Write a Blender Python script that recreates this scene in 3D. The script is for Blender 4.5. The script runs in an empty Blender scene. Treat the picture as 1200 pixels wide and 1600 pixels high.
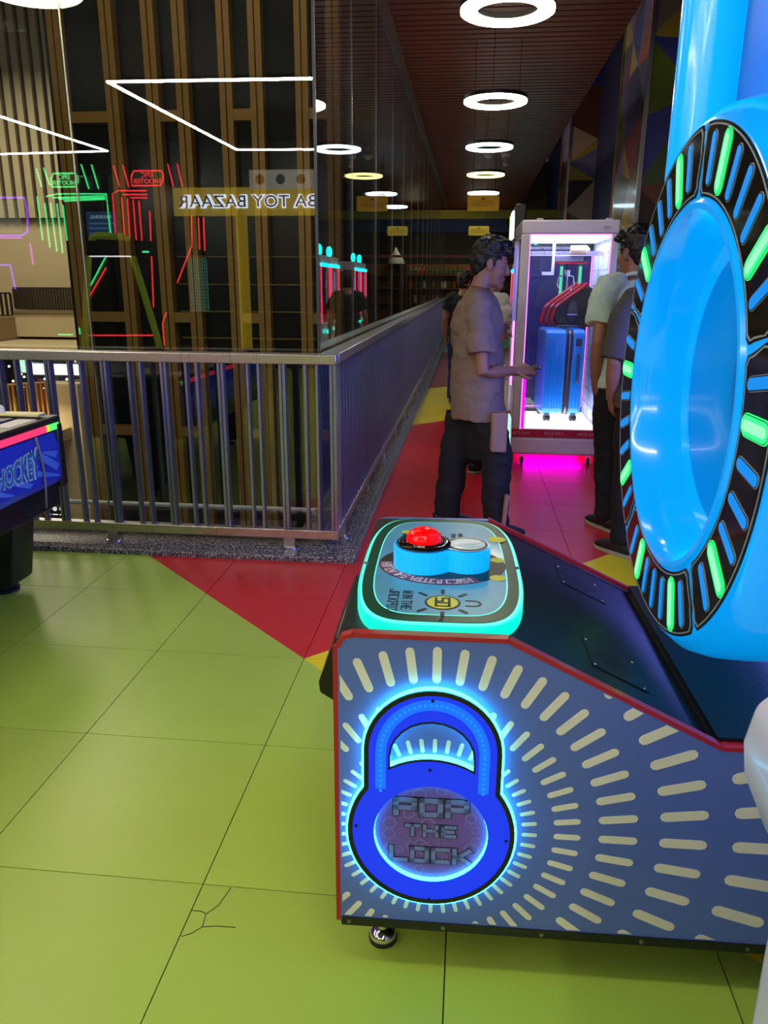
import bpy, bmesh, math, random
import numpy as np
from mathutils import Vector, Matrix, noise
random.seed(7)
PI = math.pi
SC = bpy.context.scene
COL = SC.collection

# ------------------------------------------------------------------ camera
CF, CP, CYAW, CROLL, CH = 1203.118, 0.2870565, -0.1065739, -0.00528197, 1.4187984
def cam_axes():
    cp, sp, cy, sy = math.cos(CP), math.sin(CP), math.cos(CYAW), math.sin(CYAW)
    f = Vector((sy*cp, cy*cp, -sp)); r = Vector((cy, -sy, 0)); d = f.cross(r)
    cr, sr = math.cos(CROLL), math.sin(CROLL)
    return cr*r+sr*d, -sr*r+cr*d, f
CR, CD, CFW = cam_axes()
cd = bpy.data.cameras.new('camera'); co = bpy.data.objects.new('camera', cd); COL.objects.link(co)
cd.sensor_fit = 'VERTICAL'; cd.sensor_height = 32.0; cd.lens = CF/1600*32.0
cd.clip_start = 0.05; cd.clip_end = 200
M = Matrix((CR, -CD, -CFW)).transposed().to_4x4(); M.translation = Vector((0, 0, CH))
co.matrix_world = M
SC.camera = co
def at(px, py, **k):                       # a pixel of the photograph on a plane x=, y= or z=
    d = CR*((px-600)/CF)+CD*((py-800)/CF)+CFW
    a, v = list(k.items())[0]; i = 'xyz'.index(a); c = Vector((0, 0, CH))
    return c+d*((v-c[i])/d[i])

# ------------------------------------------------------------------ world, exposure
w = bpy.data.worlds.new('world'); SC.world = w; w.use_nodes = True
w.node_tree.nodes['Background'].inputs[0].default_value = (0.55, 0.6, 0.8, 1)
w.node_tree.nodes['Background'].inputs[1].default_value = 0.06
SC.view_settings.view_transform = 'Standard'; SC.view_settings.look = 'None'
SC.view_settings.exposure = 0.0; SC.view_settings.gamma = 1.0; SC.view_settings.use_curve_mapping = False
cy = SC.cycles
cy.use_denoising = True; cy.max_bounces = 8; cy.transparent_max_bounces = 24; cy.glossy_bounces = 5
cy.diffuse_bounces = 3; cy.sample_clamp_indirect = 4.0; cy.caustics_reflective = False; cy.caustics_refractive = False

def area(name, loc, size, size_y, power, color=(1, 1, 1), rot=(0, 0, 0), spread=PI, shape='RECTANGLE'):
    l = bpy.data.lights.new(name, 'AREA'); l.shape = shape; l.size = size
    if shape == 'RECTANGLE': l.size_y = size_y
    l.energy = power; l.color = color; l.spread = spread
    o = bpy.data.objects.new(name, l); o.location = loc; o.rotation_euler = rot; COL.objects.link(o)
    return o
WARM = (1.0, 0.93, 0.78)
# fill lights added to brighten the atrium, no fixtures stand there
area('atrium_fill', (-7.0, 11.5, 6.5), 3.0, 3.0, 500, (1.0, .86, .62))
area('atrium_fill', (-11.5, 16.5, 6.5), 4.0, 2.0, 420, (1.0, .86, .6))
area('atrium_fill', (-10.5, 15.5, -1.2), 3.0, 1.0, 110, (1.0, .8, .5))
area('atrium_fill', (-2.6, 5.9, 5.5), 3.0, .6, 48, (1.0, .82, .5))
area('atrium_fill', (-8.6, 13.5, -1.0), 1.5, 1.0, 90, (1.0, .8, .5), (PI, 0, 0))

# ------------------------------------------------------------------ materials
def lin(c):
    return tuple(((v/255)/12.92 if v/255 <= .04045 else ((v/255+.055)/1.055)**2.4) for v in c)
MATS = {}
def mat(name, rgb, rough=.5, metal=0., emit=None, es=0., coat=0., spec=.5, noise_amt=0., noise_scale=20., bump=0., emit_lin=None):
    m = bpy.data.materials.new(name); m.use_nodes = True; nt = m.node_tree; b = nt.nodes['Principled BSDF']
    c = lin(rgb)+(1,)
    b.inputs['Base Color'].default_value = c; b.inputs['Roughness'].default_value = rough
    b.inputs['Metallic'].default_value = metal; b.inputs['Specular IOR Level'].default_value = spec
    b.inputs['Coat Weight'].default_value = coat; b.inputs['Coat Roughness'].default_value = .06
    if emit or emit_lin:
        b.inputs['Emission Color'].default_value = (emit_lin if emit_lin else lin(emit))+(1,)
        b.inputs['Emission Strength'].default_value = es
    if noise_amt or bump:
        n = nt.nodes.new('ShaderNodeTexNoise'); n.inputs['Scale'].default_value = noise_scale; n.inputs['Detail'].default_value = 4
        tc = nt.nodes.new('ShaderNodeTexCoord'); nt.links.new(tc.outputs['Object'], n.inputs['Vector'])
        if noise_amt:
            r = nt.nodes.new('ShaderNodeMapRange'); r.inputs['To Min'].default_value = 1-noise_amt; r.inputs['To Max'].default_value = 1+noise_amt
            nt.links.new(n.outputs['Fac'], r.inputs['Value'])
            mx = nt.nodes.new('ShaderNodeVectorMath'); mx.operation = 'SCALE'; mx.inputs[0].default_value = c[:3]
            nt.links.new(r.outputs[0], mx.inputs['Scale']); nt.links.new(mx.outputs[0], b.inputs['Base Color'])
        if bump:
            bp = nt.nodes.new('ShaderNodeBump'); bp.inputs['Strength'].default_value = bump; bp.inputs['Distance'].default_value = .01
            nt.links.new(n.outputs['Fac'], bp.inputs['Height']); nt.links.new(bp.outputs[0], b.inputs['Normal'])
    MATS[name] = m
    return m
def glow(name, lincol, s, base=(20, 20, 20)):
    return mat(name, base, .3, emit_lin=lincol, es=s)
def glass(name, base, tint=(1, 1, 1), power=5.0):
    m = bpy.data.materials.new(name); m.use_nodes = True; nt = m.node_tree; nt.nodes.clear()
    out = nt.nodes.new('ShaderNodeOutputMaterial'); mix = nt.nodes.new('ShaderNodeMixShader')
    tr = nt.nodes.new('ShaderNodeBsdfTransparent'); gl = nt.nodes.new('ShaderNodeBsdfGlossy')
    tr.inputs[0].default_value = tint+(1,); gl.inputs['Roughness'].default_value = 0.0
    lw = nt.nodes.new('ShaderNodeLayerWeight'); lw.inputs['Blend'].default_value = .5
    p = nt.nodes.new('ShaderNodeMath'); p.operation = 'POWER'; p.inputs[1].default_value = power
    a = nt.nodes.new('ShaderNodeMath'); a.operation = 'MULTIPLY_ADD'; a.inputs[1].default_value = 1-base; a.inputs[2].default_value = base
    nt.links.new(lw.outputs['Facing'], p.inputs[0]); nt.links.new(p.outputs[0], a.inputs[0])
    nt.links.new(a.outputs[0], mix.inputs[0]); nt.links.new(tr.outputs[0], mix.inputs[1]); nt.links.new(gl.outputs[0], mix.inputs[2])
    nt.links.new(mix.outputs[0], out.inputs[0])
    return m

def tile_material():
    m = bpy.data.materials.new('floor_tile_vinyl'); m.use_nodes = True; nt = m.node_tree; b = nt.nodes['Principled BSDF']
    N = nt.nodes.new; L = nt.links.new
    g = N('ShaderNodeNewGeometry'); s = N('ShaderNodeSeparateXYZ'); L(g.outputs['Position'], s.inputs[0])
    add = N('ShaderNodeMath'); add.operation = 'ADD'; L(s.outputs[0], add.inputs[0]); L(s.outputs[1], add.inputs[1])
    sub = N('ShaderNodeMath'); sub.operation = 'SUBTRACT'; L(s.outputs[1], sub.inputs[0]); L(s.outputs[0], sub.inputs[1])
    def gt(src, v):
        n = N('ShaderNodeMath'); n.operation = 'GREATER_THAN'; n.inputs[1].default_value = v; L(src.outputs[0], n.inputs[0]); return n
    def mixc(fac, a, c2):
        n = N('ShaderNodeMix'); n.data_type = 'RGBA'; L(fac.outputs[0], n.inputs['Factor'])
        if isinstance(a, tuple): n.inputs['A'].default_value = a+(1,)
        else: L(a.outputs['Result'], n.inputs['A'])
        if isinstance(c2, tuple): n.inputs['B'].default_value = c2+(1,)
        else: L(c2.outputs['Result'], n.inputs['B'])
        return n
    yel, red, grn, teal = lin((226, 205, 30)), lin((198, 32, 38)), lin((162, 188, 70)), lin((90, 175, 150))
    c = mixc(gt(sub, 3.308), yel, red); c = mixc(gt(sub, 8.6), c, yel); c = mixc(gt(sub, 11.6), c, lin((140, 60, 60))); c = mixc(gt(sub, 17.9), c, teal)
    c = mixc(gt(add, 2.1), grn, c)
    oi = N('ShaderNodeObjectInfo'); mr = N('ShaderNodeMapRange'); mr.inputs['To Min'].default_value = .95; mr.inputs['To Max'].default_value = 1.05
    L(oi.outputs['Random'], mr.inputs['Value'])
    nz = N('ShaderNodeTexNoise'); nz.inputs['Scale'].default_value = 2.0; nz.inputs['Detail'].default_value = 5; L(g.outputs['Position'], nz.inputs['Vector'])
    mr2 = N('ShaderNodeMapRange'); mr2.inputs['To Min'].default_value = .9; mr2.inputs['To Max'].default_value = 1.1; L(nz.outputs['Fac'], mr2.inputs['Value'])
    mu = N('ShaderNodeMath'); mu.operation = 'MULTIPLY'; L(mr.outputs[0], mu.inputs[0]); L(mr2.outputs[0], mu.inputs[1])
    vs = N('ShaderNodeVectorMath'); vs.operation = 'SCALE'; L(c.outputs['Result'], vs.inputs[0]); L(mu.outputs[0], vs.inputs['Scale'])
    L(vs.outputs[0], b.inputs['Base Color'])
    mr3 = N('ShaderNodeMapRange'); mr3.inputs['To Min'].default_value = .26; mr3.inputs['To Max'].default_value = .42; L(nz.outputs['Fac'], mr3.inputs['Value'])
    L(mr3.outputs[0], b.inputs['Roughness'])
    b.inputs['Specular IOR Level'].default_value = .45
    return m
def granite_material():
    m = bpy.data.materials.new('granite'); m.use_nodes = True; nt = m.node_tree; b = nt.nodes['Principled BSDF']
    n = nt.nodes.new('ShaderNodeTexVoronoi'); n.inputs['Scale'].default_value = 170
    n2 = nt.nodes.new('ShaderNodeTexNoise'); n2.inputs['Scale'].default_value = 90; n2.inputs['Detail'].default_value = 6
    g = nt.nodes.new('ShaderNodeNewGeometry')
    nt.links.new(g.outputs['Position'], n.inputs['Vector']); nt.links.new(g.outputs['Position'], n2.inputs['Vector'])
    mx = nt.nodes.new('ShaderNodeMath'); mx.operation = 'MULTIPLY'; sep = nt.nodes.new('ShaderNodeSeparateColor')
    nt.links.new(n.outputs['Color'], sep.inputs[0]); nt.links.new(sep.outputs[0], mx.inputs[0]); nt.links.new(n2.outputs['Fac'], mx.inputs[1])
    r = nt.nodes.new('ShaderNodeValToRGB'); r.color_ramp.elements[0].position = .08; r.color_ramp.elements[1].position = .55
    r.color_ramp.elements[0].color = lin((42, 42, 46))+(1,); r.color_ramp.elements[1].color = lin((190, 185, 182))+(1,)
    e = r.color_ramp.elements.new(.28); e.color = lin((96, 92, 96))+(1,)
    nt.links.new(mx.outputs[0], r.inputs[0]); nt.links.new(r.outputs[0], b.inputs['Base Color'])
    b.inputs['Roughness'].default_value = .25
    return m
def brushed(name, rgb, rough=.3):
    m = mat(name, rgb, rough, 1.0); nt = m.node_tree; b = nt.nodes['Principled BSDF']
    n = nt.nodes.new('ShaderNodeTexNoise'); n.inputs['Scale'].default_value = 4; n.inputs['Detail'].default_value = 6
    tc = nt.nodes.new('ShaderNodeTexCoord'); mp = nt.nodes.new('ShaderNodeMapping'); mp.inputs['Scale'].default_value = (30, 30, 1)
    nt.links.new(tc.outputs['Object'], mp.inputs[0]); nt.links.new(mp.outputs[0], n.inputs['Vector'])
    r = nt.nodes.new('ShaderNodeMapRange'); r.inputs['To Min'].default_value = rough-.08; r.inputs['To Max'].default_value = rough+.12
    nt.links.new(n.outputs['Fac'], r.inputs['Value']); nt.links.new(r.outputs[0], b.inputs['Roughness'])
    return m

TILE = tile_material(); GRANITE = granite_material()
STEEL = brushed('brushed_steel', (200, 194, 200), .28)
CHROME = mat('chrome', (220, 220, 225), .12, 1.0)
GLASSF = glass('atrium_glass', .075, (.93, .96, .95))
GLASSC = glass('cabinet_glass', .03, (.98, .98, 1.0))
BALS = brushed('baluster_steel', (160, 164, 212), .3)
BLACK = mat('black_plastic', (16, 16, 18), .35)
BLACKG = mat('black_gloss', (8, 9, 11), .12)
DECK = mat('black_laminate', (18, 20, 24), .42, spec=.32, bump=.12, noise_scale=160.)
DARK = mat('dark_void', (14, 14, 18), .6)
NAVY = mat('navy_wall', (22, 22, 76), .6)
WHITE = mat('white_lacquer', (216, 208, 226), .35, coat=.3)
RUBBER = mat('rubber', (24, 24, 24), .7)
REDTRIM = mat('red_edge', (170, 30, 45), .3)
SCREW = mat('screw_steel', (150, 150, 155), .3, 1.0)
GOLD = mat('gold_mullion', (150, 112, 48), .45, .2, noise_amt=.15, noise_scale=8)
PANELG = mat('dark_glass_panel', (18, 20, 26), .2, spec=.2)
WOODD = mat('slat_brown', (128, 62, 42), .5, noise_amt=.12, noise_scale=6)

# ------------------------------------------------------------------ mesh helpers
class MB:
    def __init__(s): s.v = []; s.f = []; s.m = []
    def add(s, vs, fs, mi=0):
        o = len(s.v); s.v += [tuple(v) for v in vs]; s.f += [tuple(i+o for i in f) for f in fs]; s.m += [mi]*len(fs); return s
    def box(s, x0, x1, y0, y1, z0, z1, mi=0):
        return s.add([(x0,y0,z0),(x1,y0,z0),(x1,y1,z0),(x0,y1,z0),(x0,y0,z1),(x1,y0,z1),(x1,y1,z1),(x0,y1,z1)],
                     [(0,3,2,1),(4,5,6,7),(0,1,5,4),(1,2,6,5),(2,3,7,6),(3,0,4,7)], mi)
    def bar(s, p, q, w, h, up=(0, 0, 1), mi=0):          # a straight bar of section w x h from p to q
        p = Vector(p); q = Vector(q); d = (q-p).normalized(); u = Vector(up)
        if abs(d.dot(u)) > .98: u = Vector((0, 1, 0))
        a = d.cross(u).normalized()*w/2; b = a.cross(d).normalized()*h/2
        vs = [p-a-b, p+a-b, p+a+b, p-a+b, q-a-b, q+a-b, q+a+b, q-a+b]
        return s.add(vs, [(0,3,2,1),(4,5,6,7),(0,1,5,4),(1,2,6,5),(2,3,7,6),(3,0,4,7)], mi)
    def prism(s, poly, fn, w0, w1, mi=0):                 # polygon (u,v) pulled from w0 to w1; fn(u,v,w) -> point
        n = len(poly)
        vs = [fn(u, v, w0) for u, v in poly]+[fn(u, v, w1) for u, v in poly]
        fs = [tuple(range(n-1, -1, -1)), tuple(range(n, 2*n))]+[(i, (i+1) % n, n+(i+1) % n, n+i) for i in range(n)]
        return s.add(vs, fs, mi)
    def tube(s, pts, r, n=10, closed=False, rb=None, ref=None, mi=0):
        P = [Vector(p) for p in pts]; k = len(P)
        R = r if isinstance(r, (list, tuple)) else [r]*k
        RB = rb if isinstance(rb, (list, tuple)) else ([rb]*k if rb else R)
        vs = []; prev = None
        for i in range(k):
            a = P[i-1] if (i > 0 or closed) else P[i]; b = P[(i+1) % k] if (i < k-1 or closed) else P[i]
            d = (b-a).normalized()
            if ref is not None: x = Vector(ref); x = (x-d*x.dot(d))
            elif prev is None: x = d.orthogonal()
            else: x = prev-d*prev.dot(d)
            if x.length < 1e-6: x = d.orthogonal()
            x.normalize(); prev = x; y = d.cross(x)
            for j in range(n):
                t = 2*PI*j/n; vs.append(P[i]+x*math.cos(t)*R[i]+y*math.sin(t)*RB[i])
        fs = []
        for i in range(k if closed else k-1):
            for j in range(n):
                a = i*n+j; b = i*n+(j+1) % n; c = ((i+1) % k)*n+(j+1) % n; e = ((i+1) % k)*n+j
                fs.append((a, b, c, e))
        if not closed: fs += [tuple(range(n-1, -1, -1)), tuple(range((k-1)*n, k*n))]
        return s.add(vs, fs, mi)
    def lathe(s, prof, o, axis, n=48, mi=0, closed=False):              # prof: (height along axis, radius)
        o = Vector(o); ax = Vector(axis).normalized(); x = ax.orthogonal().normalized(); y = ax.cross(x)
        vs = []; fs = []; k = len(prof)
        for h, r in prof:
            for j in range(n):
                t = 2*PI*j/n; vs.append(o+ax*h+(x*math.cos(t)+y*math.sin(t))*max(r, 1e-5))
        for i in range(k if closed else k-1):
            i2 = (i+1) % k
            for j in range(n): fs.append((i*n+j, i*n+(j+1) % n, i2*n+(j+1) % n, i2*n+j))
        if not closed: fs += [tuple(range(n-1, -1, -1)), tuple(range((k-1)*n, k*n))]
        return s.add(vs, fs, mi)
    def ell(s, c, r, nu=16, nv=10, R=None, mi=0):
        c = Vector(c); vs = []; fs = []
        for i in range(1, nv):
            a = PI*i/nv
            for j in range(nu):
                t = 2*PI*j/nu; p = Vector((r[0]*math.sin(a)*math.cos(t), r[1]*math.sin(a)*math.sin(t), r[2]*math.cos(a)))
                vs.append(c+(R @ p if R else p))
        top = len(vs); p = Vector((0, 0, r[2])); vs.append(c+(R @ p if R else p)); vs.append(c-(R @ p if R else p))
        for i in range(nv-2):
            for j in range(nu): fs.append((i*nu+j, (i+1)*nu+j, (i+1)*nu+(j+1) % nu, i*nu+(j+1) % nu))
        for j in range(nu):
            fs.append((top, j, (j+1) % nu)); fs.append((top+1, (nv-2)*nu+(j+1) % nu, (nv-2)*nu+j))
        return s.add(vs, fs, mi)
    def mesh(s, me, fn=None, mi=0):
        vs = [v.co.copy() for v in me.vertices]
        if fn: vs = [fn(v.x, v.y, v.z) for v in vs]
        return s.add(vs, [tuple(p.vertices) for p in me.polygons], mi)
    def xf(s, fn):
        s.v = [tuple(fn(Vector(v))) for v in s.v]; return s
def to_mesh(name, mb):
    me = bpy.data.meshes.new(name); me.from_pydata(mb.v, [], mb.f); me.update()
    bm = bmesh.new(); bm.from_mesh(me); bmesh.ops.recalc_face_normals(bm, faces=bm.faces); bm.to_mesh(me); bm.free()
    if any(mb.m) and len(me.polygons) == len(mb.m):
        for p, i in zip(me.polygons, mb.m): p.material_index = i
    return me
def obj(name, mb, mats, parent=None, smooth=False, bevel=0., seg=2, kind=None, label=None, loc=None, angle=40):
    me = mb if isinstance(mb, bpy.types.Mesh) else to_mesh(name, mb)
    if not me.materials:
        for m in (mats if isinstance(mats, (list, tuple)) else [mats]): me.materials.append(m)
    o = bpy.data.objects.new(name, me); COL.objects.link(o)
    if parent: o.parent = parent
    if loc is not None: o.location = loc
    if smooth:
        me.polygons.foreach_set('use_smooth', [True]*len(me.polygons))
        if smooth != 'all': me.set_sharp_from_angle(angle=math.radians(angle))
    if bevel:
        b = o.modifiers.new('bevel', 'BEVEL'); b.width = bevel; b.segments = seg; b.limit_method = 'ANGLE'; b.angle_limit = math.radians(35)
        me.polygons.foreach_set('use_smooth', [True]*len(me.polygons)); me.set_sharp_from_angle(angle=math.radians(50))
    if kind: o['kind'] = kind
    if label: o['label'] = label
    return o
def tag(o, label, cat, group=None):
    o['label'] = label; o['category'] = cat
    if group: o['group'] = group
    return o
def thing(name, label, cat, loc=(0, 0, 0), rotz=0., group=None):
    o = bpy.data.objects.new(name, None); o.empty_display_size = .1; COL.objects.link(o)
    o.location = loc; o.rotation_euler = (0, 0, rotz)
    return tag(o, label, cat, group)
def struct(name, mb, m, parent=None, **k):
    o = obj(name, mb, m, parent, **k)
    if not parent: o['kind'] = 'structure'
    return o
def struct_empty(name):
    o = bpy.data.objects.new(name, None); COL.objects.link(o); o['kind'] = 'structure'; return o
def dup_tree(o, parent=None):
    c = o.copy(); COL.objects.link(c); c.parent = parent
    for ch in o.children: dup_tree(ch, c)
    return c
def copy_part(o, loc):
    c = o.copy(); COL.objects.link(c); c.location = loc; return c
def curve_mesh(loops, depth, bevel=0.):                   # filled 2D outlines (holes allowed), thickness +-depth
    cu = bpy.data.curves.new('t', 'CURVE'); cu.dimensions = '2D'; cu.fill_mode = 'BOTH'; cu.extrude = depth; cu.bevel_depth = bevel; cu.bevel_resolution = 1
    for L in loops:
        sp = cu.splines.new('POLY'); sp.points.add(len(L)-1); sp.use_cyclic_u = True
        for i, (x, y) in enumerate(L): sp.points[i].co = (x, y, 0, 1)
    o = bpy.data.objects.new('t', cu); COL.objects.link(o)
    me = bpy.data.meshes.new_from_object(o.evaluated_get(bpy.context.evaluated_depsgraph_get()))
    bpy.data.objects.remove(o); bpy.data.curves.remove(cu)
    return me
def text_mesh(body, size, depth=.0005, offset=0., align='CENTER', shear=0., spacing=1.):
    cu = bpy.data.curves.new('t', 'FONT'); cu.body = body; cu.size = size; cu.extrude = depth; cu.offset = offset
    cu.align_x = align; cu.align_y = 'CENTER'; cu.shear = shear; cu.space_character = spacing; cu.resolution_u = 3
    o = bpy.data.objects.new('t', cu); COL.objects.link(o)
    me = bpy.data.meshes.new_from_object(o.evaluated_get(bpy.context.evaluated_depsgraph_get()))
    bpy.data.objects.remove(o); bpy.data.curves.remove(cu)
    return me
def frame(o, r, u, n):                                    # local x,y,z -> o + x r + y u + z n
    o, r, u, n = Vector(o), Vector(r), Vector(u), Vector(n)
    return lambda x, y, z: o+r*x+u*y+n*z
GL = {'P':[[(0,0),(0,5),(4,5),(4,2.2),(0,2.2)]],'O':[[(0,0),(0,5),(4,5),(4,0),(0,0)]],'T':[[(0,5),(4,5)],[(2,5),(2,0)]],
 'H':[[(0,0),(0,5)],[(4,0),(4,5)],[(0,2.5),(4,2.5)]],'E':[[(4,5),(0,5),(0,0),(4,0)],[(0,2.5),(3.4,2.5)]],'L':[[(0,5),(0,0),(4,0)]],
 'C':[[(4,5),(0,5),(0,0),(4,0)]],'K':[[(0,0),(0,5)],[(0,2.5),(1.2,2.5),(4,5)],[(1.2,2.5),(4,0)]],'I':[[(2,0),(2,5)]],
 'N':[[(0,0),(0,5),(4,0),(4,5)]],'Y':[[(0,5),(0,2.6),(4,2.6),(4,5)],[(2,2.6),(2,0)]],'W':[[(0,5),(0,0),(4,0),(4,5)],[(2,0),(2,3.4)]],
 'D':[[(0,0),(0,5),(3,5),(4,4),(4,1),(3,0),(0,0)]],'S':[[(4,5),(0,5),(0,2.5),(4,2.5),(4,0),(0,0)]],'J':[[(4,5),(4,0),(0,0),(0,1.4)]],
 'A':[[(0,0),(0,5),(4,5),(4,0)],[(0,2.2),(4,2.2)]],'!':[[(2,5),(2,1.8)],[(2,.5),(2,0)]],'5':[[(4,5),(0,5),(0,2.5),(4,2.5),(4,0),(0,0)]],'0':[[(0,0),(0,5),(4,5),(4,0),(0,0)]]}
def block(text, h, wdt, stroke, gap, th, grow=0.):        # square stroke lettering as flat bars; returns MB in xy, centred
    mb = MB(); x = 0
    sx, sy = wdt/4, h/5
    for ch in text:
        if ch == ' ': x += wdt*.6; continue
        for st in GL[ch]:
            for (a, b) in zip(st[:-1], st[1:]):
                p = Vector((x+a[0]*sx, a[1]*sy, 0)); q = Vector((x+b[0]*sx, b[1]*sy, 0)); d = (q-p).normalized()*(stroke/2+grow)
                mb.bar(p-d, q+d, stroke+2*grow, th, (0, 0, 1))
        x += (wdt*.55 if ch in 'I!' else wdt)+gap+stroke
    x -= gap+stroke
    return mb.xf(lambda v: Vector((v.x-x/2, v.y-h/2, v.z)))
def capsule2(p, q, r, n=6):                               # 2D outline of a round-ended bar
    p = Vector(p); q = Vector(q); a = math.atan2(q.y-p.y, q.x-p.x); L = []
    for i in range(n+1): t = a+PI/2+PI*i/n; L.append((p.x+r*math.cos(t), p.y+r*math.sin(t)))
    for i in range(n+1): t = a-PI/2+PI*i/n; L.append((q.x+r*math.cos(t), q.y+r*math.sin(t)))
    return L
def clip(poly, a, b, c):                                  # keep a*x+b*y <= c
    out = []
    for i in range(len(poly)):
        p, q = poly[i-1], poly[i]; dp = a*p[0]+b*p[1]-c; dq = a*q[0]+b*q[1]-c
        if (dp <= 0) != (dq <= 0):
            t = dp/(dp-dq); out.append((p[0]+(q[0]-p[0])*t, p[1]+(q[1]-p[1])*t))
        if dq <= 0: out.append(q)
    return out
def rrect(x0, x1, y0, y1, r, n=8):
    L = []
    for cx, cy_, a in ((x1-r, y1-r, 0), (x0+r, y1-r, PI/2), (x0+r, y0+r, PI), (x1-r, y0+r, 1.5*PI)):
        for i in range(n+1): t = a+PI/2*i/n; L.append((cx+r*math.cos(t), cy_+r*math.sin(t)))
    return L
def remesh(mb, voxel, smooth=2, disp=0., dscale=8., seed=0.):
    me = to_mesh('r', mb); o = bpy.data.objects.new('r', me); COL.objects.link(o)
    r = o.modifiers.new('r', 'REMESH'); r.mode = 'VOXEL'; r.voxel_size = voxel
    if smooth: s = o.modifiers.new('s', 'SMOOTH'); s.factor = .5; s.iterations = smooth
    out = bpy.data.meshes.new_from_object(o.evaluated_get(bpy.context.evaluated_depsgraph_get()))
    bpy.data.objects.remove(o); bpy.data.meshes.remove(me)
    if disp:
        nr = [v.normal.copy() for v in out.vertices]
        for v, n in zip(out.vertices, nr):
            p = v.co*dscale+Vector((seed, seed, 0)); q = Vector((p.x, p.y, p.z*1.6))
            v.co += n*disp*noise.fractal(q, 1.0, 2.0, 3)
    return out
ORD = ['nearest', 'second', 'third', 'fourth', 'fifth', 'sixth', 'seventh', 'eighth', 'ninth', 'tenth', 'eleventh', 'twelfth']

# ================================================================== THE SETTING
# ---- floor: 0.6 m tiles
TX0, TY0 = -1.2043, 1.5036
fl = MB(); fl.box(-8, 3, -5.5, 4.1, -.25, -.012); fl.box(-.70, 3, 4.1, 26, -.25, -.012)
floor = struct('floor', fl, mat('subfloor', (40, 40, 38), .8))
tm = to_mesh('tile', MB().box(-.2985, .2985, -.2985, .2985, -.012, 0)); tm.materials.append(TILE)
for i in range(-4, 6):
    for j in range(-3, 19):
        cx, cyy = TX0+.6*i+.3, TY0+.6*j+.3
        if cx < -.6 and cyy > 3.95: continue
        obj('tile', tm, TILE, floor, loc=(cx, cyy, 0))
ff = MB()
for j in range(19, 41):
    for i in range(1, 6):
        x, y = TX0+.6*i, TY0+.6*j; ff.box(x+.0015, x+.5985, y+.0015, y+.5985, -.012, 0)
for j in range(-12, 5):
    for i in range(-12, 6):
        if i >= -4 and j >= -3: continue
        x, y = TX0+.6*i, TY0+.6*j; ff.box(x+.0015, x+.5985, y+.0015, y+.5985, -.012, 0)
o = obj('far_tiles', ff, TILE, floor, kind='stuff')
# hairline crack across a green tile
cm = MB()
for pl_ in ([(361, 1387), (341, 1415), (322, 1428), (316, 1448), (300, 1458), (284, 1463)], [(298, 1422), (315, 1424), (322, 1428)], [(316, 1448), (340, 1447), (368, 1449)]):
    for a, b in zip(pl_[:-1], pl_[1:]):
        p = at(*a, z=.0004); q = at(*b, z=.0004); cm.bar(p, q, .0022, .0006)
obj('crack', cm, mat('crack_grey', (70, 72, 30), .8), floor, label='thin broken crack lines across one green tile')
# ---- granite curb round the atrium
g = MB(); g.box(-8, -.56, 3.79, 4.25, -.3, .03)
struct('trim_1', g, GRANITE, bevel=.006)
g = MB(); g.box(-.95, -.56, 4.2505, 26, -.3, .03)
struct('trim_2', g, GRANITE, bevel=.006)
t = MB(); t.box(-.606, -.598, 3.84, 26, .03, .036); t.box(-.572, -.562, 3.83, 26, .03, .037)
struct('trim_3', t, STEEL)
# steel channel at the foot of the glass
t = MB(); t.box(-8, -.77, 4.07, 4.13, .03, .075); t.box(-.82, -.77, 4.13, 26, .03, .075)
struct('trim_4', t, STEEL)

# ---- glass walls of the atrium
def pane(root, x0, x1, y0, y1, z0, z1): obj('pane', MB().box(x0, x1, y0, y1, z0, z1), GLASSF, root)
SEAM = mat('glass_seam', (150, 150, 140), .3, .6)
win1 = struct_empty('window_1')
xs = [-.79, -2.045, -3.3, -4.6, -5.9, -7.2]
for a, b in zip(xs[1:], xs[:-1]):
    pane(win1, a+.004, b-.004, 4.096, 4.104, .075, 5.4)
    obj('glass_seam', MB().box(a-.004, a+.004, 4.095, 4.105, .075, 5.4), SEAM, win1)
win2 = struct_empty('window_2')
ys = [4.11, 5.33, 6.63, 7.99, 9.25, 10.5, 11.75, 13.0, 14.25, 15.5, 16.75, 18.0, 19.25, 20.5, 21.75, 23.0]
for a, b in zip(ys[:-1], ys[1:]):
    pane(win2, -.794, -.786, a+.004, b-.004, .075, 3.6)
    obj('glass_seam', MB().box(-.795, -.785, b-.004, b+.004, .075, 3.6), SEAM, win2)
obj('corner_post', MB().box(-.797, -.783, 4.093, 4.107, .075, 3.6), mat('corner_seal', (60, 60, 58), .4), win1)

# ---- ceiling over corridor and hall
c = MB(); c.box(-.80, 1.30, 4.1, 26, 3.66, 3.8); c.box(-8, 3, -5.5, 4.1, 3.66, 3.8)
ceil = struct('ceiling', c, mat('ceiling_black', (14, 11, 12), .8))
sm = to_mesh('slat', MB().box(-1.02, 1.02, -.05, .05, 0, .045)); sm.materials.append(WOODD)
y = 4.25
while y < 25.5:
    obj('slat', sm, WOODD, ceil, loc=(.26, y, 3.6)); y += .14
struct('trim_5', MB().box(-.80, -.745, 4.1, 26, 3.56, 3.66), mat('ceiling_trim', (120, 95, 85), .4, .3))
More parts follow.
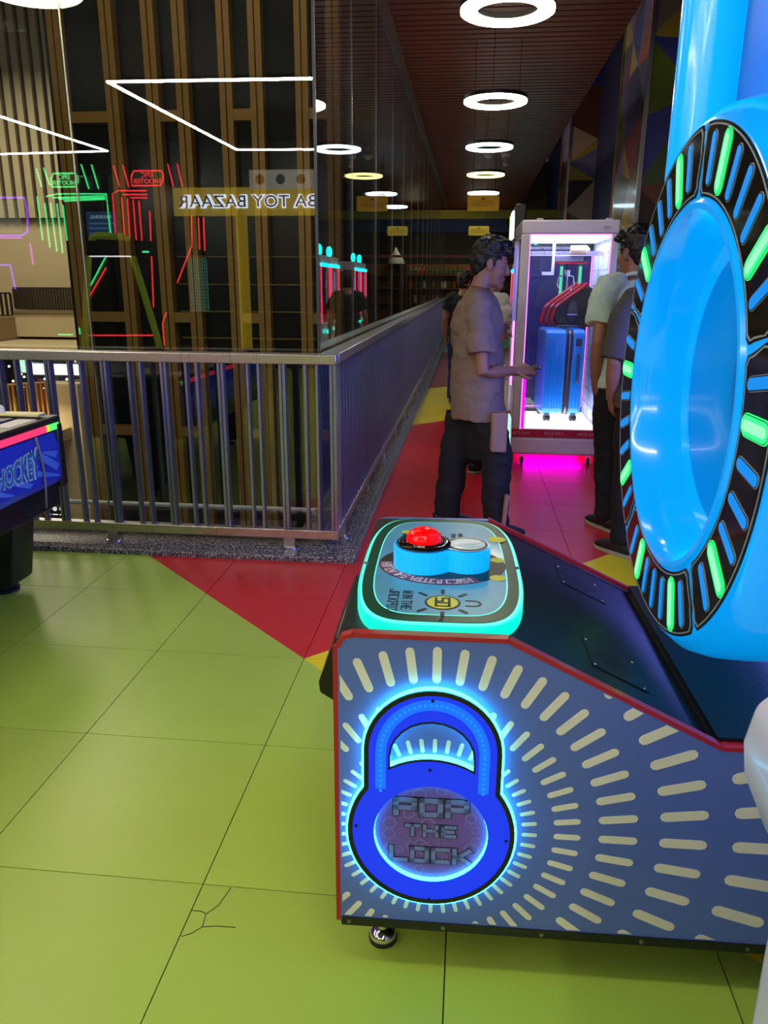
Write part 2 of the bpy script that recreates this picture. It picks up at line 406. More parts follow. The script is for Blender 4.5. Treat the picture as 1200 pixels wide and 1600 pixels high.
# ---- right side: navy wall, two pillars clad in a pattern of coloured triangles
struct('wall_right', MB().box(2.2, 2.35, -5.5, 26, 0, 5.4), NAVY)
struct('trim_14', MB().box(1.3, 2.35, 4.1, 26, 5.4, 5.5), NAVY)
PAL = [(150, 28, 60), (176, 84, 30), (96, 110, 38), (66, 70, 150), (150, 132, 118), (40, 42, 70), (110, 60, 50), (178, 150, 60), (70, 90, 60), (120, 104, 150), (60, 36, 44), (200, 160, 140)]
PALM = [mat('laminate_%s' % n, c_, .22, coat=.4) for n, c_ in zip(('crimson', 'orange', 'olive', 'violet', 'taupe', 'navy', 'rust', 'mustard', 'moss', 'mauve', 'plum', 'peach'), PAL)]
rp = random.Random(4)
def pillar(name, x0, x1, y0, y1, h):
    p = struct_empty(name)
    obj('core', MB().box(x0+.012, x1-.012, y0+.012, y1-.012, 0, h), DARK, p)
    def face(fn, wdt, nm):
        mb = MB(); s = .52; n = max(1, round(wdt/s)); sw = wdt/n; k = int(h/s)+1; P = {}
        for i in range(n+1):
            for j in range(k+1):
                P[i, j] = (i*sw+(rp.uniform(-.13, .13) if 0 < i < n else 0), min(h, j*s+(rp.uniform(-.2, .2) if 0 < j < k else 0)))
        for i in range(n):
            for j in range(k):
                a, b, c_, d = P[i, j], P[i+1, j], P[i+1, j+1], P[i, j+1]
                tri = [(a, b, c_), (a, c_, d)] if (i+j) % 2 else [(a, b, d), (b, c_, d)]
                for t_ in tri:
                    mi = rp.randrange(len(PALM)); mb.add([fn(*q) for q in t_], [(0, 1, 2)], mi)
        obj(nm, mb, PALM, p)
    face(lambda u, v: (x0+u, y0, v), x1-x0, 'front_cladding')
    face(lambda u, v: (x0, y1-u, v), y1-y0, 'side_cladding')
    obj('corner_trim', MB().box(x0-.012, x0+.03, y0-.012, y0+.03, 0, h), STEEL, p)
    obj('corner_trim', MB().box(x0-.012, x0+.02, y1-.02, y1+.012, 0, h), GOLD, p)
    return p
pillar('wall_pillar_near', 1.70, 2.2, 8.93, 10.5, 5.3)
pillar('wall_pillar_far', 1.70, 2.2, 15.7, 17.0, 5.3)
# ---- far end of the corridor
fe = MB(); fe.box(-3.2, 3, 25.6, 25.8, -.2, 5)
struct('wall_far', fe, mat('far_wall', (58, 52, 44), .7))
struct('trim_6', MB().box(-1.0, 2.2, 20.0, 20.1, 2.96, 3.16), mat('mustard_band', (165, 140, 32), .5))
struct('trim_7', MB().box(-1.0, 2.2, 20.0, 20.1, 2.66, 2.955), mat('navy_band', (22, 26, 66), .5))

# ---- atrium: golden mullion facade beyond the glass
wf = struct_empty('wall_facade')
obj('back_wall', MB().box(-4.25, -.96, 8.16, 8.4, -5, 6), DARK, wf)
mx = [-4.07, -3.54, -3.13, -2.83, -2.40, -2.10, -1.66, -1.36]
for i, x in enumerate(mx):
    mm = MB(); mm.box(x-.062, x-.007, 7.99, 8.16, -5, 6); mm.box(x+.007, x+.062, 7.99, 8.16, -5, 6); mm.box(x-.01, x+.01, 8.04, 8.16, -5, 6)
    obj('mullion', mm, GOLD, wf)
for i, (a, b) in enumerate(zip(mx[:-1], mx[1:])):
    zs = [-5, 6]
    if i in (0, 2, 4, 6):
        for z in (2.985, 1.08, -.13, -2.4): obj('transom', MB().box(a+.062, b-.062, 8.0, 8.16, z-.05, z+.05), GOLD, wf)
        zs = [-5, -2.45, -2.35, -.18, -.08, 1.03, 1.13, 2.935, 3.035, 6]
    for q in range(0, len(zs), 2): obj('panel', MB().box(a+.066, b-.066, 8.10, 8.158, zs[q]+.004, zs[q+1]-.004), PANELG, wf)
# ---- atrium: far side with slat wall, gallery, lower shops
BEIGE = mat('beige_plaster', (190, 172, 138), .7)
wa = struct('wall_atrium', MB().box(-16.5, -3.2, 20.6, 20.9, -6.5, 9), BEIGE)
SLB = mat('slat_wall_cream', (176, 164, 132), .6); SLD = mat('slat_wall_backing', (52, 38, 28), .7)
obj('slat_backing', MB().box(-14.5, -10.25, 20.45, 20.6, 3.03, 9), SLD, wa)
sl = to_mesh('slat', MB().box(-.085, .085, -.1, .0, 0, 5.9)); sl.materials.append(SLB)
x = -14.3
while x < -10.25:
    obj('slat', sl, SLB, wa, loc=(x, 20.45, 3.05)); x += .285
ga = struct('trim_8', MB().box(-11.93, -8.6, 19.75, 20.6, .05, .66), BEIGE)
obj('slab_edge', MB().box(-12.0, -8.6, 19.7, 20.6, .66, .72), mat('slab_edge', (120, 108, 84), .6), ga)
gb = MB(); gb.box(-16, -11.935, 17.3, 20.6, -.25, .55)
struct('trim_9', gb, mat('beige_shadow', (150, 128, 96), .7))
struct('trim_10', MB().box(-16, -8.6, 17.0, 17.29, -.22, .02), BEIGE)
struct('trim_15', MB().box(-11.9, -8.6, 17.3, 20.5, -.22, -.02), BEIGE)
struct('trim_11', MB().box(-9.5, -8.75, 16.6, 17.0, -6.4, -.76), BEIGE, bevel=.02)
struct('floor_lower', MB().box(-18, -.85, 4.3, 26, -6.7, -6.5), mat('lower_floor', (150, 130, 96), .3))
# ---- enclosure behind the camera
struct('wall_back', MB().box(-8.2, 3, -5.6, -5.3, 0, 3.66), DARK)
struct('wall_left', MB().box(-8.2, -8.0, -5.3, 3.8, 0, 3.66), DARK)

# ================================================================== RAILINGS
def railing_front():
    R = thing('guard_railing', 'brushed steel guard railing facing the viewer across the atrium corner', 'railing', (-.67, 3.92, .03))
    obj('top_rail', MB().box(-4.0, 0, 0, .10, .995, 1.045), STEEL, R, bevel=.004)
    obj('bottom_rail', MB().box(-4.0, 0, 0, .05, .055, .105), STEEL, R, bevel=.003)
    thin = to_mesh('baluster', MB().box(-.0065, .0065, 0.002, .045, .106, .994)); thin.materials.append(BALS)
    mb = MB(); mb.box(-.0165, -.0035, .002, .045, .106, .994); mb.box(.0035, .0165, .002, .045, .106, .994); mb.box(-.004, .004, .018, .032, .106, .994)
    wide = to_mesh('baluster', mb); wide.materials.append(BALS)
    # spacing read off the photo: two slim bars, then a double bar
    k = 0; x0 = -.02
    px = [522, 493, 475, 439, 402, 385, 343, 306, 289, 254, 218, 200, 161, 125, 107, 74, 43, 24]
    for q, p_ in enumerate(px):
        X = at(p_+2, 575, y=3.94).x+.67
        obj('baluster', wide if q % 3 == 0 else thin, STEEL, R, loc=(min(X, -.018), 0, 0))
    X = X-.10
    while X > -3.9:
        for q, dx in enumerate((0, -.055, -.175)): obj('baluster', wide if q == 0 else thin, STEEL, R, loc=(X+dx, 0, 0))
        X -= .30
    for X in (-.27, -1.28, -2.3, -3.3):
        obj('foot_post', MB().box(X-.03, X+.03, .0, .05, .004, .056), STEEL, R)
        obj('flange', MB().lathe([(0, .045), (.006, .045), (.009, .03), (.012, .018)], (X, .025, 0), (0, 0, 1), 20), CHROME, R, smooth=True)
    # brackets back to the glass
railing_front()
def railing_side():
    R = thing('guard_railing', 'long brushed steel guard railing running away along the corridor', 'railing', (-.67, 3.975, .03))
    L = 18.0
    obj('top_rail', MB().box(-.10, 0, .052, L, .995, 1.045), STEEL, R, bevel=.004)
    obj('bottom_rail', MB().box(-.05, 0, .002, L, .055, .105), STEEL, R, bevel=.003)
    bm_ = to_mesh('baluster', MB().box(-.045, -.002, -.0075, .0075, .106, .994)); bm_.materials.append(BALS)
    y = .1; n = 0
    while y < L and n < 170:
        obj('baluster', bm_, STEEL, R, loc=(0, y, 0)); y += .105; n += 1
    y = .185
    while y < 14:
        obj('foot_post', MB().box(-.05, .0, y-.03, y+.03, .004, .056), STEEL, R)
        obj('flange', MB().lathe([(0, .045), (.006, .045), (.009, .03), (.012, .018)], (-.01, y, 0), (0, 0, 1), 20), CHROME, R, smooth=True)
        y += 1.06
    y = .4
    while y < 12:
        obj('bracket', MB().box(-.115, -.09, y-.03, y+.03, 1.0, 1.03), STEEL, R); y += 1.06
railing_side()

# ================================================================== LIGHTS OF THE PLACE
RW = glow('ring_glow_warm', (1.0, .90, .62), 24); RC = glow('ring_glow_cool', (.62, .86, 1.0), 7); RY = glow('ring_glow_yellow', (1.0, .76, .24), 4)
RH = mat('ring_housing', (16, 16, 20), .5)
def ring(words, x, y, m):
    r = thing('ring_light', words, 'ceiling light', (x, y, 3.05), 0, 'ring lights along the corridor')
    obj('diffuser', MB().lathe([(0, .192), (-.006, .205), (-.008, .24), (-.006, .28), (0, .292), (.02, .292), (.02, .192)], (0, 0, 0), (0, 0, 1), 48, closed=True), m, r, smooth=True)
    obj('housing', MB().lathe([(.021, .19), (.021, .294), (.055, .294), (.055, .19)], (0, 0, 0), (0, 0, 1), 48, closed=True), RH, r, smooth=True)
    for q in range(3):
        a = 2*PI*q/3+.4; obj('wire', MB().tube([(.24*math.cos(a), .24*math.sin(a), .09), (.24*math.cos(a), .24*math.sin(a), .55)], .0025, 5), RH, r)
for k in range(8):
    y = 5.53+2.5*k
    ring('%s of the glowing ring lights hanging along the corridor ceiling' % ORD[k], .165, y, (RW, RW, RC, RY, RC, RC, RY, RW)[k])
ring('ring light over the hall, mirrored in the glass at the top left corner', -2.62, 3.29, RW)
LEDM = glow('led_tube_glow', (1.0, .94, .80), 112.0)
def led_frame(name, pts, label):
    r = thing(name, label, 'ceiling light', pts[0])
    o_ = Vector(pts[0])
    for a, b in zip(pts[:-1], pts[1:]):
        a = Vector(a)-o_; b = Vector(b)-o_
        obj('led_tube', MB().bar(a, b, .024, .016), LEDM, r)
        obj('channel', MB().bar(a+Vector((0, 0, .022)), b+Vector((0, 0, .022)), .034, .028), RH, r)
    for p_ in pts:
        p_ = Vector(p_)-o_; obj('wire', MB().tube([p_+Vector((0, 0, .045)), p_+Vector((0, 0, .46))], .003, 5), RH, r)
led_frame('led_frame_light', [(.5, .5, 3.2), (-3.4, .586, 3.2), (-3.29, -3.155, 3.2), (.5, -3.35, 3.2), (.5, .5, 3.2)], 'white rectangular LED frame light mirrored in the wide glass pane above the railing')
led_frame('led_frame_light', [(-5.51, 2.4, 3.2), (-5.145, -3.123, 3.2), (-7.6, -3.33, 3.2)], 'white LED frame light mirrored in the glass at the left edge')

# ================================================================== THE PADLOCK GAME MACHINE (local: x along the near side, y away, z up)
A0 = .0255
PANEL = mat('side_print_blue', (86, 108, 182), .32, coat=.2)
RAYM = mat('side_print_cream', (226, 222, 200), .35)
CYANL = glow('led_cyan_edge', (.05, .70, 1.0), 7.0); CYAN2 = glow('led_cyan_soft', (.02, .55, 1.0), 1.6)
BLUEG = glow('led_blue_face', (0.0, .032, .95), .9); BLUEM = glow('led_blue_band', (0.0, .16, 1.0), 1.0)
BODYB = mat('lit_blue_body', (10, 120, 220), .16, emit_lin=(0.0, .36, .95), es=.75, coat=.6)
BODYD = mat('lit_blue_window', (6, 70, 120), .12, emit_lin=(0.0, .17, .50), es=.6, coat=.8)
BODYP = mat('lit_blue_panel', (6, 80, 150), .4, emit_lin=(0.0, .19, .66), es=.75, spec=.2)
SLOTB = glow('slot_blue', (0.0, .30, .95), .9); SLOTG = glow('slot_green', (.02, 1.0, .16), 2.0); SLOTC = glow('slot_green_core', (.28, 1.0, .45), 1.3)
GREYL = mat('grey_outline', (150, 160, 170), .4); INK = mat('print_black', (12, 14, 20), .4)
DIALB = mat('dial_black_gloss', (6, 6, 9), .12, coat=.5)
TEALE = glow('led_teal_edge', (.0, 1.0, .62), 1.25); TEALT = glow('led_teal_line', (.12, 1.0, .72), 1.3)
PADG = mat('pad_green_acrylic', (8, 70, 50), .3, spec=.3); PADB = mat('pad_print_blue', (84, 160, 196), .3, coat=.15, noise_amt=.2, noise_scale=14)
YELP = mat('print_yellow', (206, 206, 30), .4); REDP = mat('print_red', (190, 30, 40), .4); WHP = mat('print_white', (225, 228, 235), .4)
PL = thing('arcade_game', 'blue padlock shaped arcade game with a glowing lock dial and sunburst side', 'arcade game', (-.226, 1.30, 0), A0)
OUT = [(.0, .126), (1.30, .126), (1.30, .588), (.726, .588), (.318, .791), (.03, .791), (.009, .784), (.0, .765)]
fy = lambda u, v, w_: (u, w_, v)
WD = .81
core = [(.012, .14), (1.29, .14), (1.29, .578), (.722, .578), (.314, .778), (.012, .778)]
obj('cabinet', MB().prism(core, fy, .018, WD-.018), DECK, PL)
obj('deck_corner', MB().prism(rrect(.004, .314, .02, WD-.02, .03, 5), lambda u, v, w_: (u, v, w_), .772, .7795), DECK, PL)
OUTF = [(.0, .126), (1.30, .126), (1.30, .586), (.726, .586), (.318, .781), (.03, .778), (.012, .774), (.0, .765)]
sp = obj('side_panel', MB().prism(OUT, fy, 0, .018), PANEL, PL)
obj('side_panel', MB().prism(OUTF, fy, WD-.018, WD), PANEL, PL)
for y0, y1, T in ((-.001, .019, OUT[2:]+[OUT[0]]), (WD-.019, WD+.001, OUTF[2:5])):       # red edging
    e = MB()
    for a, b in zip(T[:-1], T[1:]):
        if a[0] > 1.2 and b[0] > 1.2: continue
        e.bar((a[0], (y0+y1)/2, a[1]), (b[0], (y0+y1)/2, b[1]), y1-y0, .009, (0, 0, 1) if abs(a[0]-b[0]) > .004 else (0, 1, 0))
    obj('red_edge_trim', e, REDTRIM, PL)
kb = MB(); kb.box(.002, 1.3, -.003, .02, .122, .142); obj('kick_strip', kb, BLACK, PL)
for x in (.018, .215, .418, .62, .83):
    obj('screw', MB().lathe([(0, .0045), (.002, .0042), (.003, .002)], (x, -.003, .132), (0, -1, 0), 12), SCREW, PL, smooth=True)
# sunburst print: thin vinyl bars round the lock
sb = MB(); C0 = (.188, .372)
for (r0, r1, hw) in ((.176, .207, .0042), (.239, .292, .0062), (.326, .402, .0085), (.443, .535, .0105), (.582, .690, .0125), (.745, .86, .0145), (.92, 1.05, .016)):
    for i in range(48):
        a = 2*PI*i/48; ca, sa = math.cos(a), math.sin(a)
        L = capsule2((C0[0]+(r0+hw)*ca, C0[1]+(r0+hw)*sa), (C0[0]+(r1-hw)*ca, C0[1]+(r1-hw)*sa), hw, 4)
        L = clip(L, -1, 0, -.004); L = clip(L, 0, -1, -.146); L = clip(L, 0, 1, .785) if L else L
        if L: L = clip(L, 1, 0, 1.29)
        if not L: continue
        mxx = sum(p[0] for p in L)/len(L)
        if mxx < .74: L = clip(L, .203, .408, .203*.318+.408*.783)
        else: L = clip(L, 0, 1, .583)
        if len(L) > 2: sb.prism(L, fy, -.0006, .001)
obj('sunburst_print', sb, RAYM, sp, kind='stuff', label='cream sunburst bars printed round the lock')
# lit padlock on the near side
def lock_outline(g):
    L = []; cx, cz, r = .184, .376, .164+g
    hx = .1315+g
    zj = cz+math.sqrt(max(r*r-hx*hx, 0)); a0 = math.atan2(zj-cz, hx)
    n = 40
    for i in range(n+1):
        a = a0-(2*PI-(PI-2*a0))*i/n; L.append((cx+r*math.cos(a), cz+r*math.sin(a)*1.02))
    zt = .560
    for i in range(25):
        a = PI-PI*i/24; L.append((cx+hx*math.cos(a), zt+(hx+0.0)*math.sin(a)))
    return L
def lock_hole(g):
    cx = .183; hx = .081+g; L = []
    for i in range(13):
        a = PI+ (PI)*0 - PI*i/12; L.append((cx+hx*math.cos(a), .548+hx*.95*math.sin(a)))
    n = 10
    for i in range(n+1):
        x = cx+hx-2*hx*i/n; L.append((x, .376+math.sqrt((.165-g)**2-(x-cx)**2)*1.02))
    return L
def circ(r, n=48, cx=.184, cz=.372): return [(cx+r*math.cos(2*PI*i/n), cz+r*math.sin(2*PI*i/n)) for i in range(n)]
F = lambda d: frame((0, -d, 0), (1, 0, 0), (0, 0, 1), (0, -1, 0))
LK = obj('lock_light', MB().mesh(curve_mesh([lock_outline(.0), lock_hole(0.), circ(.112)], .008), F(.0082)), CYANL, PL, label='glowing cyan halo of the padlock light')
obj('halo_flange', MB().mesh(curve_mesh([lock_outline(.0055), lock_outline(.0012)], .0018), F(.0160)), CYANL, LK)
obj('black_rim', MB().mesh(curve_mesh([lock_outline(.001), lock_outline(-.0085)], .0025), F(.0185)), BLACKG, LK)
obj('blue_face', MB().mesh(curve_mesh([lock_outline(-.0085), lock_hole(.003), circ(.113)], .002), F(.0178)), BLUEG, LK)
band = []
arc_o = []; arc_i = []
for rr, dst in ((.118, arc_o), (.096, arc_i)):
    dst.append((.184+rr*.93, .475))
    for i in range(25):
        a = PI*i/24; dst.append((.184+rr*.93*math.cos(a), .556+rr*math.sin(a)))
    dst.append((.184-rr*.93, .475))
obj('led_band', MB().mesh(curve_mesh([arc_o+arc_i[::-1]], .0006), F(.0203)), BLUEM, LK)
dots = MB()
for i in range(46):
    u = i/45; Ltot = 2*.085+PI*.107; s_ = u*Ltot
    if s_ < .085: p_ = (.184+.0995, .475+s_)
    elif s_ < .085+PI*.107: a = (s_-.085)/.107; p_ = (.184+.0995*math.cos(a), .556+.107*math.sin(a))
    else: p_ = (.184-.0995, .556-(s_-.085-PI*.107))
    dots.prism(circ(.0032, 8, *p_), lambda a, b, c_: (a, c_, b), -.0215, -.0200)
obj('led_dots', dots, glow('led_blue_dot', (.0, .30, 1.0), 1.0), LK, kind='stuff')
obj('lock_hole_rim', MB().mesh(curve_mesh([lock_hole(.003)+[], lock_hole(-.001)], .001), F(.0195)), BLACKG, LK)  # thin black rim round the shackle opening
for p_ in ((.182, .672), (.180, .522), (.036, .385), (.333, .37), (.184, .218)):
    obj('screw', MB().lathe([(0, .0035), (.002, .003)], (p_[0], -.0195, p_[1]), (0, -1, 0), 10), BLACKG, LK)
dm = mat('lock_disc_print', (112, 82, 168), .4)
obj('title_disc', MB().prism(circ(.113), fy, -.006, .0005), dm, LK)
rg = MB(); rr = random.Random(3)
for i in range(26):
    a = rr.uniform(0, 2*PI); d = .098*math.sqrt(rr.random()); r_ = rr.uniform(.007, .016)
    if d+r_ > .108: continue
    cx_, cz_ = .184+d*math.cos(a), .372+d*math.sin(a)
    rg.mesh(curve_mesh([circ(r_, 20, cx_, cz_), circ(r_*.72, 20, cx_, cz_)], .0002), F(.0063))
obj('disc_rings', rg, mat('disc_ring_print', (124, 104, 182), .4), LK, kind='stuff')
for txt, zc, h, wd_, st in (('POP', .427, .032, .036, .011), ('THE', .373, .021, .024, .0075), ('LOCK', .315, .029, .029, .009)):
    for nm, grow, d, m_ in (('title_outline', .0016, .0068, INK), ('title_lettering', 0., .0076, mat('title_fill', (112, 126, 188), .4) if 'title_fill' not in MATS else MATS['title_fill'])):
        obj(nm, MB().add(*(lambda b: (b.v, b.f))(block(txt, h, wd_, st, .0045, .0008, grow))).xf(lambda v, d=d, zc=zc: Vector((.184+v.x, -d-v.z, zc+v.y))), m_, LK)
# levelling feet
for x, y in ((.082, .09), (.082, .72), (1.2, .09), (1.2, .72)):
    f = obj('foot', MB().lathe([(0, .030), (.018, .031), (.026, .026), (.034, .012), (.05, .010), (.14, .010)], (x, y, 0), (0, 0, 1), 24), CHROME, PL, smooth=True)
    obj('rubber_ring', MB().lathe([(0, .0315), (.01, .0325), (.012, .031)], (x, y, .0005), (0, 0, 1), 24), RUBBER, f, smooth=True)
# ticket box at the player end
obj('ticket_box', MB().prism([(.004, .60), (.004, .76), (-.012, .757), (-.048, .655), (-.046, .632)], fy, .06, .40), BLACK, PL, bevel=.004)

# control pad
PX0, PX1, PY0, PY1 = .012, .366, .02, .70
def pad(gx, gy=None, r=.15):
    gy = gx if gy is None else gy
    L = []; n = 14; x0, x1, y0, y1 = PX0+gx, PX1-gx, PY0+gy, PY1-gy
    cx_, cy_ = (x0+x1)/2, (y0+y1)/2; hx, hy = (x1-x0)/2, (y1-y0)/2
    for i in range(96):                                  # superellipse: straight long sides, bowed ends
        t_ = 2*PI*i/96; c_, s_ = math.cos(t_), math.sin(t_)
        L.append((cx_+hx*math.copysign(abs(c_)**.42, c_), cy_+hy*math.copysign(abs(s_)**.66, s_)))
    return L
pp = lambda u, v, w_: (u, v, w_)
CPD = obj('control_pad', MB().prism(pad(0.), pp, .778, .806), TEALE, PL, label='teal glowing edge of the control pad')
obj('light_line', MB().prism(pad(.004), pp, .806, .810), TEALT, CPD)
obj('green_border', MB().prism(pad(.009), pp, .810, .8116), PADG, CPD)
obj('white_line', MB().prism(pad(.032, .038), pp, .8116, .8120), TEALT, CPD)
obj('printed_face', MB().prism(pad(.0345, .0405), pp, .8120, .8125), PADB, CPD)
for p_ in ((.19, PY0+.018), (.19, PY1-.016), (.02, .33), (.358, .33)):
    obj('screw', MB().lathe([(0, .006), (.003, .005), (.004, .002)], (p_[0], p_[1], .8115), (0, 0, 1), 10), SCREW, CPD)
ZT = .8126
def flat(poly, z0, z1): return MB().prism(poly, pp, z0, z1)
obj('print_disc', flat([(.192+.143*math.cos(2*PI*i/48), .338+.125*math.sin(2*PI*i/48)) for i in range(48)], ZT, ZT+.0004), INK, CPD)
# arc lettering along the near rim of the disc
arcs = MB(); red = MB(); msg = 'HIT ON THE YELLOW DOTS!'; a_ = PI*1.08; 
ap = []
for i in range(21):
    t_ = PI*.98+(PI*.72)*i/20; ap.append((.192+.1425*math.cos(t_), .338+.1245*math.sin(t_)))
bp = []
for i in range(21):
    t_ = PI*.98+(PI*.72)*(20-i)/20; bp.append((.192+.109*math.cos(t_), .338+.092*math.sin(t_)))
obj('slogan_band', flat(ap+bp, ZT+.0004, ZT+.0008), mat('slogan_band_print', (120, 30, 70), .4), CPD)
for i, ch in enumerate(msg):
    t_ = PI*1.01+PI*.66*(i+.5)/len(msg)
    if ch == ' ': continue
    b = block(ch, .021, .0115, .003, .003, .0004); cx_, cy_ = .192+.126*math.cos(t_), .338+.109*math.sin(t_)
    th = t_+PI/2; ca, sa = math.cos(th), math.sin(th)
    arcs.add([(cx_+x*ca-y*sa, cy_+x*sa+y*ca, ZT+.0011+z) for x, y, z in [(v[0], v[1], v[2]) for v in b.v]], b.f)
obj('slogan_lettering', arcs, WHP, CPD)
for cx_, cy_, r_ in ((.312, .262, .017), (.325, .525, .022), (.318, .375, .016)):
    obj('yellow_dot', flat([(cx_+r_*math.cos(2*PI*i/24), cy_+r_*math.sin(2*PI*i/24)) for i in range(24)], ZT+.0004, ZT+.001), YELP, CPD)
# keyhole shaped button block
def key(g):
    L = []; c1 = (.150, .330); r1 = .068-g; c2 = (.246, .330); r2 = .052-g
    n = 20; a1 = .62; a2 = .95
    for i in range(n+1): t_ = a1+(2*PI-2*a1)*i/n; L.append((c1[0]+r1*math.cos(t_), c1[1]+r1*math.sin(t_)))
    L += [(.207, .330-.041+g)]
    for i in range(n+1): t_ = -PI+a2+(2*PI-2*a2)*i/n; L.append((c2[0]+r2*math.cos(t_), c2[1]+r2*math.sin(t_)))
    L += [(.207, .330+.041-g)]
    return L
BT = obj('button_block', flat(key(0), ZT, .862), mat('lit_cyan_block', (30, 160, 230), .25, emit_lin=(0.0, .42, .95), es=.8), CPD, label='glowing blue keyhole shaped block under the red button')
obj('block_top', flat(key(.004), .862, .8645), mat('block_top_blue', (40, 120, 190), .25, coat=.3), BT)
obj('collar', MB().lathe([(0, .060), (.004, .060), (.006, .056), (.006, .050), (.003, .048), (.003, .046), (.008, .044), (.008, .030)], (.150, .330, .8645), (0, 0, 1), 40), BLACKG, BT, smooth=True)
obj('push_button', MB().lathe([(0, .040), (.004, .040), (.010, .0385), (.018, .034), (.024, .027), (.028, .018), (.030, .009), (.0305, .001)], (.150, .330, .871), (0, 0, 1), 40), mat('red_button', (225, 8, 12), .16, emit_lin=(.9, .002, .004), es=.6, coat=.25, spec=.25), BT, smooth=True, label='domed red push button')
obj('emblem_ring', flat([(.246+.046*math.cos(2*PI*i/32), .330+.044*math.sin(2*PI*i/32)) for i in range(32)], .8645, .8652), INK, BT)
obj('emblem_dot', flat([(.246+.040*math.cos(2*PI*i/32), .330+.038*math.sin(2*PI*i/32)) for i in range(32)], .8652, .8656), PADB, BT)
obj('emblem_glint', flat(capsule2((.222, .318), (.272, .345), .007), .8656, .8662), WHP, BT)  # LED reflection on the emblem, drawn as a white bar
# jackpot emblem: rays, yellow oval with 50, a small shackle; lettering read from the player's end
jc = (.195, .118); INKZ = (ZT, ZT+.0006)
obj('jackpot_ring', flat([(jc[0]+.036*math.cos(2*PI*i/32), jc[1]+.036*math.sin(2*PI*i/32)) for i in range(32)], *INKZ), INK, CPD)
obj('jackpot_disc', flat([(jc[0]+.031*math.cos(2*PI*i/32), jc[1]+.031*math.sin(2*PI*i/32)) for i in range(32)], ZT+.0006, ZT+.001), YELP, CPD)
rj = MB()
for a in (90, 270, 45, 135, 225, 315):
    ca, sa = math.cos(math.radians(a)), math.sin(math.radians(a)); rj.prism(capsule2((jc[0]+.048*ca, jc[1]+.048*sa), (jc[0]+.066*ca, jc[1]+.066*sa), .004, 3), pp, *INKZ)
obj('jackpot_rays', rj, INK, CPD)
sh = [(jc[0]+.045, jc[1]-.013)]+[(jc[0]+.062+.013*math.sin(PI*i/10), jc[1]-.013*math.cos(PI*i/10)) for i in range(11)]+[(jc[0]+.045, jc[1]+.013)]
sm_ = MB()
for a, b in zip(sh[:-1], sh[1:]): sm_.bar((a[0], a[1], ZT+.0003), (b[0], b[1], ZT+.0003), .005, .0006)
obj('jackpot_shackle', sm_, INK, CPD)
def side_text(txt, cx_, cy_, h, wd_, st, m_, nm, z=ZT, gap=.003):
    b = block(txt, h, wd_, st, gap, .0006)
    b.xf(lambda v: Vector((cx_+v.y, cy_-v.x, z+.0004+v.z)))
    obj(nm, b, m_, CPD)
side_text('50', jc[0], jc[1], .026, .016, .0048, INK, 'jackpot_number', ZT+.001)
side_text('WIN THE', .124, .125, .019, .0105, .0026, INK, 'jackpot_lettering')
side_text('JACKPOT!', .096, .118, .019, .0105, .0026, INK, 'jackpot_lettering')
tiny = MB()
for r_, (x0, x1) in enumerate(((.09, .105), (.118, .133), (.146, .161), (.172, .187), (.213, .224), (.230, .241))):
    y = .50
    while y < .565:
        d = random.uniform(.004, .010); tiny.prism([(x0, y), (x1, y), (x1, y+d), (x0, y+d)], pp, ZT, ZT+.0005); y += d+.004
obj('instruction_lettering', tiny, INK, CPD, kind='stuff', label='rows of small dark instruction print')
for x, y, m_ in ((.097, .565, YELP), (.155, .56, YELP), (.18, .50, YELP)):
    obj('print_mark', flat(rrect(x-.009, x+.009, y-.012, y+.012, .005, 3), ZT+.0005, ZT+.0009), m_, CPD)
for x, sgn in ((.20, -1), (.252, 1)):
    obj('print_arrow', flat([(x, .52), (x, .54), (x+sgn*.014, .53)], ZT, ZT+.0006), REDP, CPD)
# speaker grilles and seam on the sloping deck
sl_o = Vector((.314, 0, .778)); sl_d = (Vector((.722, 0, .578))-sl_o).normalized(); sl_n = Vector((-sl_d.z, 0, sl_d.x))
FS = frame(sl_o, sl_d, (0, 1, 0), sl_n)
for yc in (.185, .635):
    s0 = .205; s1 = .335
    g = obj('speaker_grille', MB().add(*(lambda b: ([FS(*v) for v in b.v], b.f))(MB().box(s0, s1, yc-.065, yc+.065, .0, .0025))), DECK, PL)
    hm = MB()
    for i in range(9):
        for j in range(9):
            if (i-4)**2+(j-4)**2 > 17: continue
            cx_, cy_ = (s0+s1)/2+.0105*(i-4), yc+.0105*(j-4)
            hm.add([FS(cx_+.0034*math.cos(PI*q/3), cy_+.0034*math.sin(PI*q/3), .0028) for q in range(6)], [(0, 1, 2, 3, 4, 5)])
    obj('grille_holes', hm, mat('hole_black', (3, 3, 3), .9) if 'hole_black' not in MATS else MATS['hole_black'], g, kind='stuff')
    for a in (s0+.008, s1-.008):
        for b in (yc-.057, yc+.057): obj('screw', MB().lathe([(0, .004), (.002, .003)], FS(a, b, .0025), sl_n, 8), SCREW, g)
obj('plinth', MB().box(.722, 1.28, .02, WD-.02, .578, .6), DECK, PL)
obj('plinth_seam', MB().box(.718, .722, .02, WD-.02, .577, .581), BLACKG, PL)

